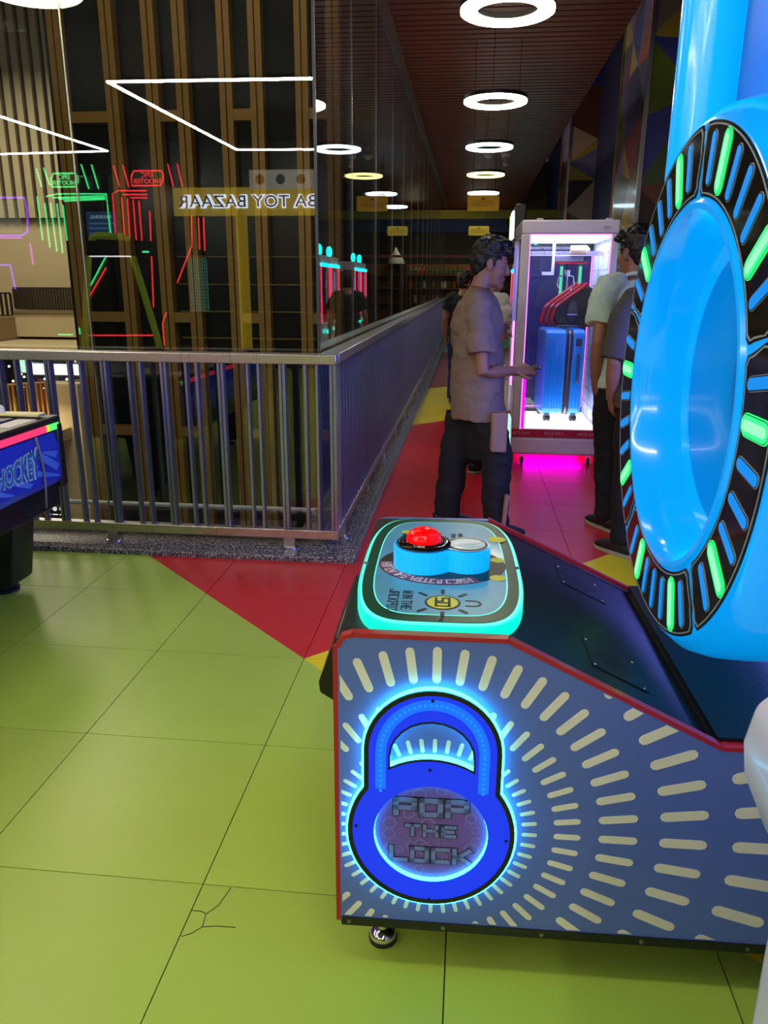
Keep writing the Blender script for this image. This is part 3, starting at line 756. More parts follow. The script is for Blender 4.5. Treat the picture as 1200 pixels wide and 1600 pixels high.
# the big dial
DX, DY, DZ = .684, .405, 1.202; RO, RI = .522, .388
def dpt(r, deg, h): t_ = math.radians(deg); return Vector((DX-h, DY-r*math.sin(t_), DZ+r*math.cos(t_)))
DL = obj('lock_body', MB().lathe([(.115, .335), (.05, .342), (.01, .352), (-.008, .366), (-.008, .378), (.0, .3865), (.0, .524), (.006, .532), (.03, .552), (.07, .563), (.12, .566), (.26, .566), (.29, .56), (.31, .53), (.31, .335)], (DX, DY, DZ), (1, 0, 0), 120, closed=True), BODYB, PL, smooth=True, label='lit blue round body of the big padlock')
obj('dial_window', MB().lathe([(.118, .0), (.118, .34), (.125, .34), (.125, .0)], (DX, DY, DZ), (1, 0, 0), 96, closed=True), BODYD, DL, smooth=True, label='dark blue glossy window inside the dial')
obj('window_ring', MB().lathe([(.112, .335), (.118, .325), (.118, .30), (.116, .30), (.113, .32), (.110, .335)], (DX, DY, DZ), (1, 0, 0), 96, closed=True), BODYB, DL, smooth=True)
def DF(h): return lambda x, y, z: Vector((DX-h-z, DY-x, DZ+y))
def sector(a0, a1, g, r0, r1):
    d0 = g; L = []; n = 26; cr = .012
    def P(r, a): return (r*math.sin(a), r*math.cos(a))
    A0_, A1_ = math.radians(a0), math.radians(a1)
    def off(r): return g/r
    for i in range(n+1): a = A0_+off(r1)+cr/r1+(A1_-A0_-2*off(r1)-2*cr/r1)*i/n; L.append(P(r1, a))
    L.append(P(r1-cr, A1_-off(r1))); L.append(P(r1-.035, A1_-off(r1)))
    L.append(P(r1-.05, A1_-off(r1)+.008)); L.append(P(r0+.03, A1_-off(r0)+.0)); L.append(P(r0+cr, A1_-off(r0)))
    for i in range(n+1): a = A1_-off(r0)-cr/r0-(A1_-A0_-2*off(r0)-2*cr/r0)*i/n; L.append(P(r0, a))
    L.append(P(r0+cr, A0_+off(r0))); L.append(P(r0+.03, A0_+off(r0))); L.append(P(r1-.05, A0_+off(r1)-.008)); L.append(P(r1-.035, A0_+off(r1))); L.append(P(r1-cr, A0_+off(r1)))
    return L
for k in range(5):
    a0, a1 = 72*k+1.0, 72*k+73.0
    S = obj('dial_sector', MB().mesh(curve_mesh([sector(a0, a1, .008, RI, RO)], .0012), DF(.0012)), DIALB, DL)
    obj('sector_line', MB().mesh(curve_mesh([sector(a0, a1, .012, RI+.005, RO-.005), sector(a0, a1, .0155, RI+.008, RO-.008)], .0004), DF(.0028)), GREYL, S)
    for j in range(1, 8):
        a = 72*k+9*j; t_ = math.radians(a); gr = j in (2, 6)
        hw = .0165 if gr else .0098
        r0, r1 = (.402, .512) if gr else (.41, .503)
        p_ = ((r0+hw)*math.sin(t_), (r0+hw)*math.cos(t_)); q_ = ((r1-hw)*math.sin(t_), (r1-hw)*math.cos(t_))
        obj('slot_rim', MB().mesh(curve_mesh([capsule2(p_, q_, hw+.0035, 8)], .0006), DF(.003)), SLOTG if gr else GREYL, S)
        obj('slot_gap', MB().mesh(curve_mesh([capsule2(p_, q_, hw+.002, 8)], .0006), DF(.0036)), DIALB, S)
        obj('light_slot', MB().mesh(curve_mesh([capsule2(p_, q_, hw, 8)], .001), DF(.0044)), SLOTG if gr else SLOTB, S, label='lit green slot' if gr else None)
        if gr: obj('slot_core', MB().mesh(curve_mesh([capsule2(p_, q_, hw*.55, 8)], .0004), DF(.0058)), SLOTC, S)
# shackle
shp = [(.765, DY-.32, 1.55), (.765, DY-.32, 1.8), (.765, DY-.32, 2.05)]
for i in range(1, 16):
    a = PI-PI*i/16; shp.append((.765, DY+.32*math.cos(a), 2.05+.32*math.sin(a)))
shp += [(.765, DY+.32, 2.05), (.765, DY+.32, 1.8), (.765, DY+.32, 1.55)]
obj('shackle', MB().tube(shp, .069, 28), mat('lit_shackle', (20, 140, 240), .2, emit_lin=(0.0, .38, 1.0), es=.85, coat=.35), PL, smooth=True, label='glowing blue shackle arch of the padlock')
obj('shackle_panel', MB().box(.87, .90, DY-.26, DY+.44, 1.6, 2.3), BODYP, PL)
obj('panel_edge', MB().box(.862, .905, DY+.44, DY+.455, 1.6, 2.3), mat('panel_edge_grey', (70, 90, 130), .3), PL)
sk = obj('logo_sticker', MB().mesh(curve_mesh([rrect(-.03, .03, -.013, .013, .0125)], .0004), lambda x, y, z: Vector((DX+.16+y, DY+.04-x, DZ+.567+z))), WHP, DL)
obj('sticker_mark', MB().mesh(curve_mesh([rrect(-.016, .016, -.004, .004, .003)], .0004), lambda x, y, z: Vector((DX+.16+y, DY+.04-x, DZ+.5675+z))), INK, sk)

# ================================================================== CLAW MACHINE WITH THE SUITCASE
PINKL = glow('led_pink', (1.0, .22, .80), 2.2); MAGL = glow('led_magenta', (1.0, .0, .9), 1.3); MAGU = glow('led_underglow', (1.0, .0, .85), 26.0)
LITW = glow('lit_white_floor', (.92, .95, 1.0), 1.3); LITT = glow('lit_white_top', (.75, .95, 1.0), 1.6)
VIOL = glow('led_violet_strip', (.25, .18, 1.0), .8)
CW = thing('claw_machine', 'tall white claw machine on casters with a blue suitcase inside and pink lights', 'claw machine', (.366, 6.25, 0))
W_, D_, H_ = .725, .95, 1.892
b = MB(); b.box(0, W_, 0, D_, .095, .24); obj('base', b, WHITE, CW, bevel=.022, seg=3)
bd = obj('red_band', MB().box(.002, W_-.002, .001, D_-.001, .24, .303), mat('claw_red_band', (186, 34, 66), .4), CW, label='red band with pale lettering')
for x in (.02, .285, .55):
    obj('lettering', MB().mesh(text_mesh('NICE DAY', .034, .0006), frame((x+.055, .0004, .272), (1, 0, 0), (0, 0, 1), (0, -1, 0))), mat('band_text', (230, 170, 190), .5) if 'band_text' not in MATS else MATS['band_text'], bd)
for (x0, x1, y0, y1) in ((0, .066, 0, .06), (W_-.055, W_, 0, .06), (0, .05, D_-.05, D_), (W_-.05, W_, D_-.05, D_)):
    obj('post', MB().box(x0, x1, y0, y1, .303, 1.79), WHITE, CW, bevel=.008)
obj('header', MB().box(0, W_, 0, D_, 1.79, H_), WHITE, CW, bevel=.012)
for x in (.11, .62): obj('top_latch', MB().box(x, x+.05, .02, .06, H_, H_+.012), WHITE, CW, bevel=.004)
obj('badge', MB().mesh(curve_mesh([rrect(-.03, .03, -.012, .012, .012)], .0015), frame((.63, -.001, 1.835), (1, 0, 0), (0, 0, 1), (0, -1, 0))), mat('badge_grey', (180, 176, 196), .3), CW)
obj('front_glass', MB().box(.066, W_-.055, .02, .026, .303, 1.79), GLASSC, CW)
obj('side_glass', MB().box(.02, .026, .06, D_-.05, .303, 1.79), GLASSC, CW)
obj('back_glass', MB().box(.05, W_-.05, D_-.03, D_-.024, .303, 1.79), GLASSC, CW)
for p_, q_ in (((.069, .012, .303), (.069, .012, 1.787)), ((W_-.058, .012, .303), (W_-.058, .012, 1.787)), ((.066, .012, 1.787), (W_-.055, .012, 1.787)),
               ((.055, D_-.045, .36), (.055, D_-.045, 1.75)), ((W_-.06, D_-.045, .36), (W_-.06, D_-.045, 1.70)), ((.055, D_-.045, .36), (W_-.06, D_-.045, .36))):
    obj('pink_led', MB().bar(p_, q_, .007, .007), PINKL, CW)
obj('magenta_led', MB().box(.075, .10, .03, .06, .305, .70), MAGL, CW, label='magenta light strip inside the left post')
obj('magenta_panel', MB().box(.054, .062, .25, .5, .31, .8), MAGL, CW)
obj('outer_led', MB().bar((-.008, .3, .62), (-.008, .3, 1.14), .018, .014), PINKL, CW, label='bright pink light bar on the left side')
obj('violet_led', MB().bar((-.006, .5, 1.14), (-.006, .5, 1.74), .014, .012), VIOL, CW)
obj('start_sign', MB().box(-.016, -.002, .08, .30, .16, .38), glow('led_mint_sign', (.45, 1.0, .8), 1.1), CW, label='small lit mint sign low on the left side')
obj('prize_floor', MB().box(.05, W_-.05, .04, D_-.05, .303, .312), LITW, CW)
rw = obj('right_wall', MB().box(W_-.052, W_-.044, .06, D_-.05, .31, 1.79), mat('claw_inner_white', (225, 228, 245), .4), CW)
for k in range(1, 12):
    z = .31+k*.123; rw_l = obj('panel_line', MB().box(W_-.0535, W_-.0515, .06, D_-.05, z, z+.003), mat('claw_line', (120, 120, 170), .5) if 'claw_line' not in MATS else MATS['claw_line'], rw)
for y in (.3, .58): obj('panel_line', MB().box(W_-.0535, W_-.0515, y, y+.003, .31, 1.79), MATS['claw_line'], rw)
obj('top_light', MB().box(.07, W_-.06, .10, D_-.10, 1.765, 1.785), LITT, CW)
gt_ = obj('gantry_rail', MB().box(.05, W_-.05, .38, .41, 1.655, 1.685), STEEL, CW)
obj('gantry_rail', MB().box(.05, W_-.05, .58, .61, 1.655, 1.685), STEEL, CW)
cg = obj('carriage', MB().box(.30, .52, .36, .62, 1.60, 1.65), mat('carriage_grey', (120, 118, 130), .4, .4), CW, bevel=.005)
obj('red_plate', MB().box(.31, .56, .35, .63, 1.588, 1.598), REDTRIM, cg)
obj('motor', MB().lathe([(0, .034), (.12, .036), (.13, .03), (.15, .012)], (.41, .33, 1.69), (1, 0, 0), 24), mat('motor_brass', (220, 205, 160), .3, .6), cg, smooth=True)
obj('bracket', MB().add(*(lambda m_: (m_.v, m_.f))(MB().box(.275, .295, .36, .40, 1.52, 1.76).box(.20, .295, .36, .40, 1.50, 1.525))), WHITE, cg)
obj('cord', MB().tube([(.41, .49, 1.6), (.41, .49, 1.54)], .004, 6), BLACK, cg)
hb = obj('claw_hub', MB().lathe([(0, .012), (.0, .028), (.05, .03), (.055, .012)], (.41, .49, 1.49), (0, 0, 1), 20), CHROME, cg, smooth=True)
for k in range(3):
    a = 2*PI*k/3+.5; c_, s_ = math.cos(a), math.sin(a)
    obj('claw_prong', MB().tube([(.41+.02*c_, .49+.02*s_, 1.50), (.41+.07*c_, .49+.07*s_, 1.49), (.41+.08*c_, .49+.08*s_, 1.43), (.41+.05*c_, .49+.05*s_, 1.38)], .006, 8), CHROME, cg, smooth=True)
for x in (.40, .56):
    obj('green_tube', MB().box(x, x+.025, D_-.06, D_-.045, 1.32, 1.58), glow('led_green_tube', (.1, 1.0, .5), .8) if x < .5 else bpy.data.materials['led_green_tube'], CW, label='green light tube at the back of the cabinet')
obj('price_card', MB().box(.056, .14, D_-.055, D_-.05, 1.44, 1.56), mat('violet_card', (170, 60, 200), .5), CW, label='violet card stuck to the back glass')
def caster(x, y, par):
    f = obj('caster', MB().box(x-.028, x+.028, y-.02, y+.02, .085, .096), CHROME, par)
    obj('fork', MB().add(*(lambda m_: (m_.v, m_.f))(MB().box(x-.018, x-.013, y-.016, y+.012, .025, .086).box(x+.013, x+.018, y-.016, y+.012, .025, .086))), CHROME, f)
    obj('wheel', MB().lathe([(-.011, .028), (-.007, .032), (.007, .032), (.011, .028)], (x, y, .032), (1, 0, 0), 20), RUBBER, f, smooth=True)
for x in (.10, W_-.09):
    for y in (.08, D_-.08): caster(x, y, CW)
obj('underglow_strip', MB().box(.12, W_-.10, .30, .33, .083, .094).box(.12, W_-.1, .6, .63, .083, .094), MAGU, CW, label='magenta light strip under the base')
area('claw_top_lamp', (.366+.36, 6.25+.45, 1.75), .5, .6, 12, (.5, .55, 1.0))
area('claw_floor_lamp', (.366+.36, 6.25+.45, .318), .5, .7, 4, (.9, .95, 1.0), (PI, 0, 0))
# the suitcase
SUB = mat('suitcase_blue', (10, 130, 235), .3, coat=.3); SUZ = mat('zip_dark', (44, 34, 46), .6)
SU = thing('suitcase', 'upright bright blue hard shell suitcase standing inside the white claw machine', 'suitcase', (.625, 6.58, .338), .06)
def shell(x0, x1):
    mb = MB(); n = 9; zs = [.035+.68*i/12 for i in range(13)]
    L = rrect(0, .46, 0, .70, .06, 6)
    return mb.prism(L, lambda u, v, w_: (w_, u, v+.035), x0, x1)
b1 = obj('shell_half', shell(.0, .178), SUB, SU, bevel=.018, seg=3)
b2 = obj('shell_half', shell(.222, .33), SUB, SU, bevel=.018, seg=3)
for half, xs_ in ((b1, (.03, .056, .082, .108, .134)), (b2, (.262, .288))):
    for x in xs_:
        obj('rib', MB().box(x, x+.013, -.004, .464, .11, .66), SUB, half, bevel=.003)
        obj('rib', MB().box(x, x+.013, .06, .40, .031, .739), SUB, half, bevel=.003)
zb = obj('zip_band', MB().prism(rrect(.004, .456, .004, .696, .058, 6), lambda u, v, w_: (w_, u, v+.035), .176, .224), SUZ, SU)
obj('zip_teeth', MB().prism(rrect(.001, .459, .001, .699, .06, 6), lambda u, v, w_: (w_, u, v+.035), .196, .204), SCREW, zb)
h_ = obj('side_handle', MB().tube([(.275, -.002, .30), (.275, -.02, .32), (.275, -.022, .40), (.275, -.022, .48), (.275, -.02, .52), (.275, -.002, .54)], .010, 10), mat('handle_grey', (60, 62, 80), .4), SU, smooth=True)
obj('lock_plate', MB().box(.250, .298, -.010, .005, .60, .665), mat('lock_grey', (52, 54, 70), .35), SU, bevel=.004)
obj('top_handle', MB().tube([(.11, .2, .735), (.12, .2, .752), (.2, .2, .756), (.28, .2, .752), (.29, .2, .735)], .008, 8), MATS['handle_grey'], SU, smooth=True)
for x in (.055, .275):
    for y in (.05, .41):
        f = obj('wheel_fork', MB().box(x-.02, x+.02, y-.018, y+.018, .02, .04).box(x-.022, x-.017, y-.014, y+.014, .0, .032).box(x+.017, x+.022, y-.014, y+.014, .0, .032), MATS['handle_grey'], SU)
        for dx in (-.014, .014): obj('wheel', MB().lathe([(-.009, .02), (-.006, .0265), (.006, .0265), (.009, .02)], (x+dx, y, .0015), (1, .3, 0), 16), RUBBER, f, smooth=True)
# backpack prize hanging behind the suitcase
BP = thing('backpack', 'black backpack with red ribbed side, hanging behind the blue suitcase', 'backpack', (.64, 7.06, 1.075))
bq = lambda px, py: (at(px, py, y=6.97).x-.64, at(px, py, y=6.97).z-1.075)
body = [bq(*p_) for p_ in ((900, 444), (922, 446), (938, 462), (946, 500), (944, 518), (868, 518), (860, 490), (872, 468))]
obj('bag', MB().prism(body, lambda u, v, w_: (u, w_, max(v, .0)), -.06, .10), mat('backpack_black', (20, 20, 26), .5), BP, bevel=.03, seg=4)
BRED = mat('backpack_red', (176, 20, 36), .45)
for k in range(3):
    P = [bq(px+8*k, py) for px, py in ((902, 443), (853, 478), (845, 500), (850, 517))]
    obj('red_rib', MB().tube([(u, -.075-.004*k, max(v, .016)) for u, v in P], .016, 8), BRED, BP, smooth='all')
    obj('rib_tip', MB().tube([(P[1][0]-.004, -.094-.004*k, P[1][1]-.008), (P[1][0]+.022, -.094-.004*k, P[1][1]+.02)], .004, 6), WHITE, BP)
obj('mesh_pocket', MB().ell((.235, -.06, .13), (.055, .03, .10)), mat('pocket_grey', (52, 52, 60), .6), BP, smooth='all')
obj('strap', MB().tube([(.20, .0, .22), (.20, -.02, .30), (.16, -.06, .35), (.14, -.08, .37)], .006, 8), RUBBER, BP, smooth='all')
obj('strap_buckle', MB().box(.19, .28, -.095, -.085, .10, .112), SCREW, BP)

# ---- neighbouring game behind the claw machine: only its lit marquee and flank show
AG = thing('arcade_cabinet', 'dark arcade cabinet with a lit green and white marquee behind the claw machine', 'arcade game', (.43, 7.6, 0))
obj('cabinet', MB().box(0, .75, 0, .8, .04, 1.78), mat('cabinet_navy', (44, 46, 120), .35), AG, bevel=.01)
mq = obj('marquee', MB().box(-.05, .05, 0, .8, 1.79, 2.13), BLACK, AG, bevel=.012)
NW = glow('neon_white_green', (.8, 1.0, .85), 1.5); NG = glow('neon_lime', (.55, 1.0, .1), 1.2)
obj('neon_tube', MB().tube([(-.055, .1, 1.84), (-.055, .1, 1.98), (-.055, .22, 2.08), (-.055, .5, 2.08), (-.055, .62, 1.98), (-.055, .62, 1.84)], .014, 8), NW, mq, smooth='all')
obj('neon_tube', MB().tube([(-.055, .3, 1.84), (-.055, .32, 1.98), (-.055, .45, 2.0)], .012, 8), NW, mq, smooth='all')
obj('neon_tube', MB().tube([(-.055, .70, 1.82), (-.055, .72, 2.02), (-.055, .76, 2.08)], .012, 8), NG, mq, smooth='all')
for x in (.05, .7):
    for y in (.08, .72): obj('foot', MB().lathe([(0, .03), (.03, .03), (.041, .012)], (x, y, 0), (0, 0, 1), 14), RUBBER, AG)

# ---- two unseen blue lit games, added behind the dial to tint the corridor
def added_game(y, words, col, nm):
    r = thing('arcade_cabinet', words, 'arcade game', (1.62, y, 0))
    obj('cabinet', MB().box(.02, .56, 0, .8, .05, 1.85), BLACK, r, bevel=.015)
    obj('screen', MB().box(.005, .02, .06, .74, .75, 1.75), glow(nm, col, 15.0), r, label='large blue violet screen, added to tint the corridor')
    obj('control_shelf', MB().prism([(-.16, .62), (-.16, .68), (.02, .74), (.02, .55)], fy, .05, .75), BLACKG, r, bevel=.005)
    for x in (.08, .5):
        for yy in (.07, .73): obj('foot', MB().lathe([(0, .03), (.04, .03), (.052, .012)], (x, yy, 0), (0, 0, 1), 12), RUBBER, r)
added_game(2.0, 'dark game with a big blue screen, added unseen behind the padlock dial', (.10, .22, 1.0), 'tint_glow_blue')
added_game(2.9, 'dark game with a big violet screen, second one added unseen behind the padlock dial', (.17, .19, 1.0), 'tint_glow_violet')
# ---- plush claw machines further down the right side, seen mirrored in the corridor glass
PLR = mat('plush_red', (200, 30, 46), .8); PLP = mat('plush_pink', (230, 130, 150), .8)
SKY = glow('claw_sky_back', (.18, .45, 1.0), 1.4)
def plush_machine(y, words):
    r = thing('claw_machine', words, 'claw machine', (.95, y, 0))
    obj('base', MB().box(0, .7, 0, .8, .06, .78), WHITE, r, bevel=.02)
    obj('header', MB().box(0, .7, 0, .8, 1.72, 1.90), WHITE, r, bevel=.015)
    for yy in (0, .76): obj('post', MB().box(0, .05, yy, yy+.04, .78, 1.72), CHROME, r)
    for yy in (0, .76): obj('post', MB().box(.65, .70, yy, yy+.04, .78, 1.72), CHROME, r)
    obj('back_panel', MB().box(.64, .65, .04, .76, .80, 1.70), SKY, r, label='lit sky blue back panel')
    obj('front_glass', MB().box(.01, .015, .04, .76, .78, 1.72), GLASSC, r)
    for yy in (0, .8): obj('red_led', MB().bar((-.006, yy, .78), (-.006, yy, 1.72), .02, .02), glow('led_red_tube', (1.0, .05, .12), 2.0) if 'led_red_tube' not in MATS else MATS['led_red_tube'], r)
    obj('cyan_led', MB().bar((-.012, .0, 1.74), (-.012, .8, 1.74), .03, .05), glow('led_teal_bar', (.0, .8, .9), 6.0) if 'led_teal_bar' not in MATS else MATS['led_teal_bar'], r)
    pm = MB(); q = random.Random(y)
    for i in range(26): pm.ell((q.uniform(.14, .55), q.uniform(.12, .68), .84+q.uniform(0, .22)), (.085, .085, .075), 8, 6)
    obj('plush_heap', pm, PLR, r, smooth='all', kind='stuff', label='heap of red plush toys')
    hk = obj('claw', MB().lathe([(0, .02), (.06, .03), (.07, .01)], (.35, .4, 1.5), (0, 0, 1), 12), CHROME, r)
    for k in range(3):
        a = 2*PI*k/3; obj('claw_prong', MB().tube([(.35, .4, 1.51), (.35+.09*math.cos(a), .4+.09*math.sin(a), 1.48), (.35+.1*math.cos(a), .4+.1*math.sin(a), 1.36), (.35+.05*math.cos(a), .4+.05*math.sin(a), 1.3)], .007, 6), CHROME, hk)
    obj('teal_light', MB().lathe([(0, .001), (.02, .04), (.04, .04), (.05, .02)], (-.01, .4, .62), (-1, 0, 0), 14), glow('led_teal_lamp', (.0, 1.0, .75), 5.0) if 'led_teal_lamp' not in MATS else MATS['led_teal_lamp'], r, label='teal lit push button lamp')
    obj('teal_topper', MB().ell((.1, .4, 1.99), (.05, .05, .10), 12, 8), MATS['led_teal_lamp'], r, label='teal lit topper')
    for x in (.06, .64):
        for yy in (.08, .72): obj('foot', MB().lathe([(0, .03), (.05, .03), (.062, .015)], (x, yy, 0), (0, 0, 1), 12), RUBBER, r)
plush_machine(13.4, 'nearer red plush claw machine mirrored in the corridor glass')
plush_machine(14.4, 'second red plush claw machine mirrored in the corridor glass')
plush_machine(17.4, 'third red plush claw machine mirrored in the corridor glass, beyond the far pillar')
plush_machine(18.4, 'farthest red plush claw machine mirrored in the corridor glass')

# ---- far shop: hanging signs, shelf, cone
YS = mat('hanging_sign_yellow', (226, 176, 40), .5); BRN = mat('sign_brown', (110, 70, 20), .6)
def hang_sign(x, y, z, wd_, ht, words):
    r = thing('hanging_sign', words, 'sign', (x, y, z))
    p_ = obj('board', MB().prism(rrect(-wd_/2, wd_/2, 0, ht, .03, 4), lambda u, v, w_: (u, w_, v), 0, .02), YS, r)
    for k, (f_, h_) in enumerate(((.18, .10), (.36, .03), (.5, .03), (.64, .03))):
        ln = wd_*(.12, .62, .8, .7)[k]/2
        obj('print_line', MB().box(-ln, ln, -.002, 0, ht*(1-f_)-ht*h_, ht*(1-f_)), BRN, p_)
    for s_ in (-1, 1): obj('wire', MB().tube([(s_*wd_*.35, .01, ht), (s_*wd_*.35, .01, 3.6-z)], .004, 5), RH, r)
hang_sign(.155, 14.0, 2.62, .53, .25, 'bright yellow hanging sign under the ring lights, the nearer of two')
hang_sign(.13, 18.5, 2.49, .46, .20, 'smaller dim yellow hanging sign farther down the corridor')
SHW = mat('shelf_wood', (110, 66, 34), .6)
def shelf(x, y, wd_, words):
    r = thing('shelf_unit', words, 'shelf', (x, y, 0))
    obj('back', MB().box(0, wd_, .38, .40, 0, 2.0), SHW, r)
    for xx in (0, wd_-.03): obj('upright', MB().box(xx, xx+.03, 0, .38, 0, 2.0), SHW, r)
    for z in (.1, .5, .9, 1.3, 1.68): obj('board', MB().box(.03, wd_-.03, 0, .38, z, z+.03), SHW, r)
    return r
shelf(-.95, 23.2, 1.25, 'brown wooden shelf of jars at the far end of the corridor')
shelf(.45, 23.2, 1.2, 'brown wooden shelf at the far end on the right')
JC = [mat('jar_amber', (190, 96, 30), .3), mat('jar_green', (70, 100, 40), .4), mat('jar_rust', (150, 60, 30), .4), mat('jar_white', (200, 190, 170), .4)]
jm = []
for m_ in JC:
    me = to_mesh('jar', MB().lathe([(0, .045), (.13, .05), (.15, .03), (.19, .03), (.2, .02)], (0, 0, 0), (0, 0, 1), 10)); me.materials.append(m_); jm.append(me)
q = random.Random(5)
NTH = ['first', 'second', 'third', 'fourth', 'fifth', 'sixth', 'seventh', 'eighth', 'last']
for z, row in ((.53, 'lowest'), (.93, 'second lowest'), (1.33, 'second highest'), (1.71, 'top')):
    for k in range(9):
        c_ = q.randrange(4)
        o = obj('jar', jm[c_], None, loc=(-.87+.13*k, 23.35, z))
        tag(o, '%s jar, %s from the left on the %s board of the far shelf' % (('amber', 'green', 'rust red', 'white')[c_], NTH[k], row), 'jar', 'jars on the far shelf')
cn = thing('party_cone', 'pale cone shaped stand at the far end above the shelf', 'display', (.62, 23.2, 2.001))
obj('cone', MB().lathe([(0, .26), (.1, .24), (.35, .06), (.45, .02)], (0, .18, 0), (0, 0, 1), 20), mat('cone_grey', (170, 165, 160), .6), cn, smooth=True)
struct('trim_12', MB().box(-3.2, 2.2, 20.95, 21.0, 2.1, 2.16), mat('rust_rail', (110, 50, 36), .5))

# ---- two dome cameras under the corridor ceiling
for k, (px, wds) in enumerate(((763, 'white ceiling camera left of its neighbour, past the third ring light'), (790, 'white ceiling camera right of its neighbour, past the third ring light'))):
    p_ = at(px, 243, z=3.45); r = thing('ceiling_camera', wds, 'camera', (p_.x, p_.y, 3.45))
    obj('mount', MB().lathe([(.06, .03), (.15, .03)], (0, 0, 0), (0, 0, 1), 12), WHITE, r)
    obj('body', MB().ell((0, 0, .02), (.085, .085, .06)), WHITE, r, smooth='all')
    if k: obj('lens_arm', MB().lathe([(0, .03), (.14, .045), (.16, .04)], (0, -.02, 0), (0, -.3, -1), 12), WHITE, r)

# ================================================================== PEOPLE
SKIN = mat('skin_brown', (150, 104, 84), .5); HAIR = mat('hair_black', (14, 12, 13), .45, bump=.6, noise_scale=60.)
EYEW = mat('eye_white', (150, 140, 132), .5, spec=.2); EYED = mat('eye_dark', (20, 14, 12), .2)
SOLE = mat('shoe_sole', (170, 160, 140), .6); SHOE = mat('shoe_dark', (22, 24, 34), .6)
def fabric(name, rgb): return mat(name, rgb, .85, noise_amt=.08, noise_scale=30., bump=.15)
def hand(mb, wrist, d, n, curl=.5, side=1, spread=1.0):
    # d: towards the fingers, n: out of the back of the hand, side: +1 puts the thumb on +d x n
    d = Vector(d).normalized(); n = Vector(n); n = (n-d*n.dot(d)).normalized(); s = d.cross(n)*side; w = Vector(wrist)
    mb.tube([w-d*.02, w+d*.015, w+d*.05, w+d*.088, w+d*.098], [.024, .029, .038, .040, .034], 12, rb=[.020, .019, .017, .014, .010], ref=s)
    for k, (off, ln) in enumerate(((.031, .066), (.0105, .076), (-.0105, .070), (-.031, .054))):
        p = w+d*(.086-abs(off)*.25)+s*off; dd = (d+s*off*3.2*spread).normalized(); P = [p]
        c_ = curl*(1+.12*k)
        for q_, l_ in enumerate((.45, .32, .25)):
            a = c_*(q_+.6)*.55; P.append(P[-1]+(dd*math.cos(a)-n*math.sin(a))*ln*l_)
        mb.tube([p-dd*.02]+P, [.0095, .0095, .009, .0085, .0066], 8)
    p = w+d*.02+s*.026; td = (d*.75+s*.75-n*.25).normalized()
    P = [p-s*.012, p+td*.034, p+td*.034+(td*.8+d*.5).normalized()*.028, p+td*.034+(td*.6+d*.8).normalized()*.048]
    mb.tube(P, [.014, .0125, .0105, .0075], 8)
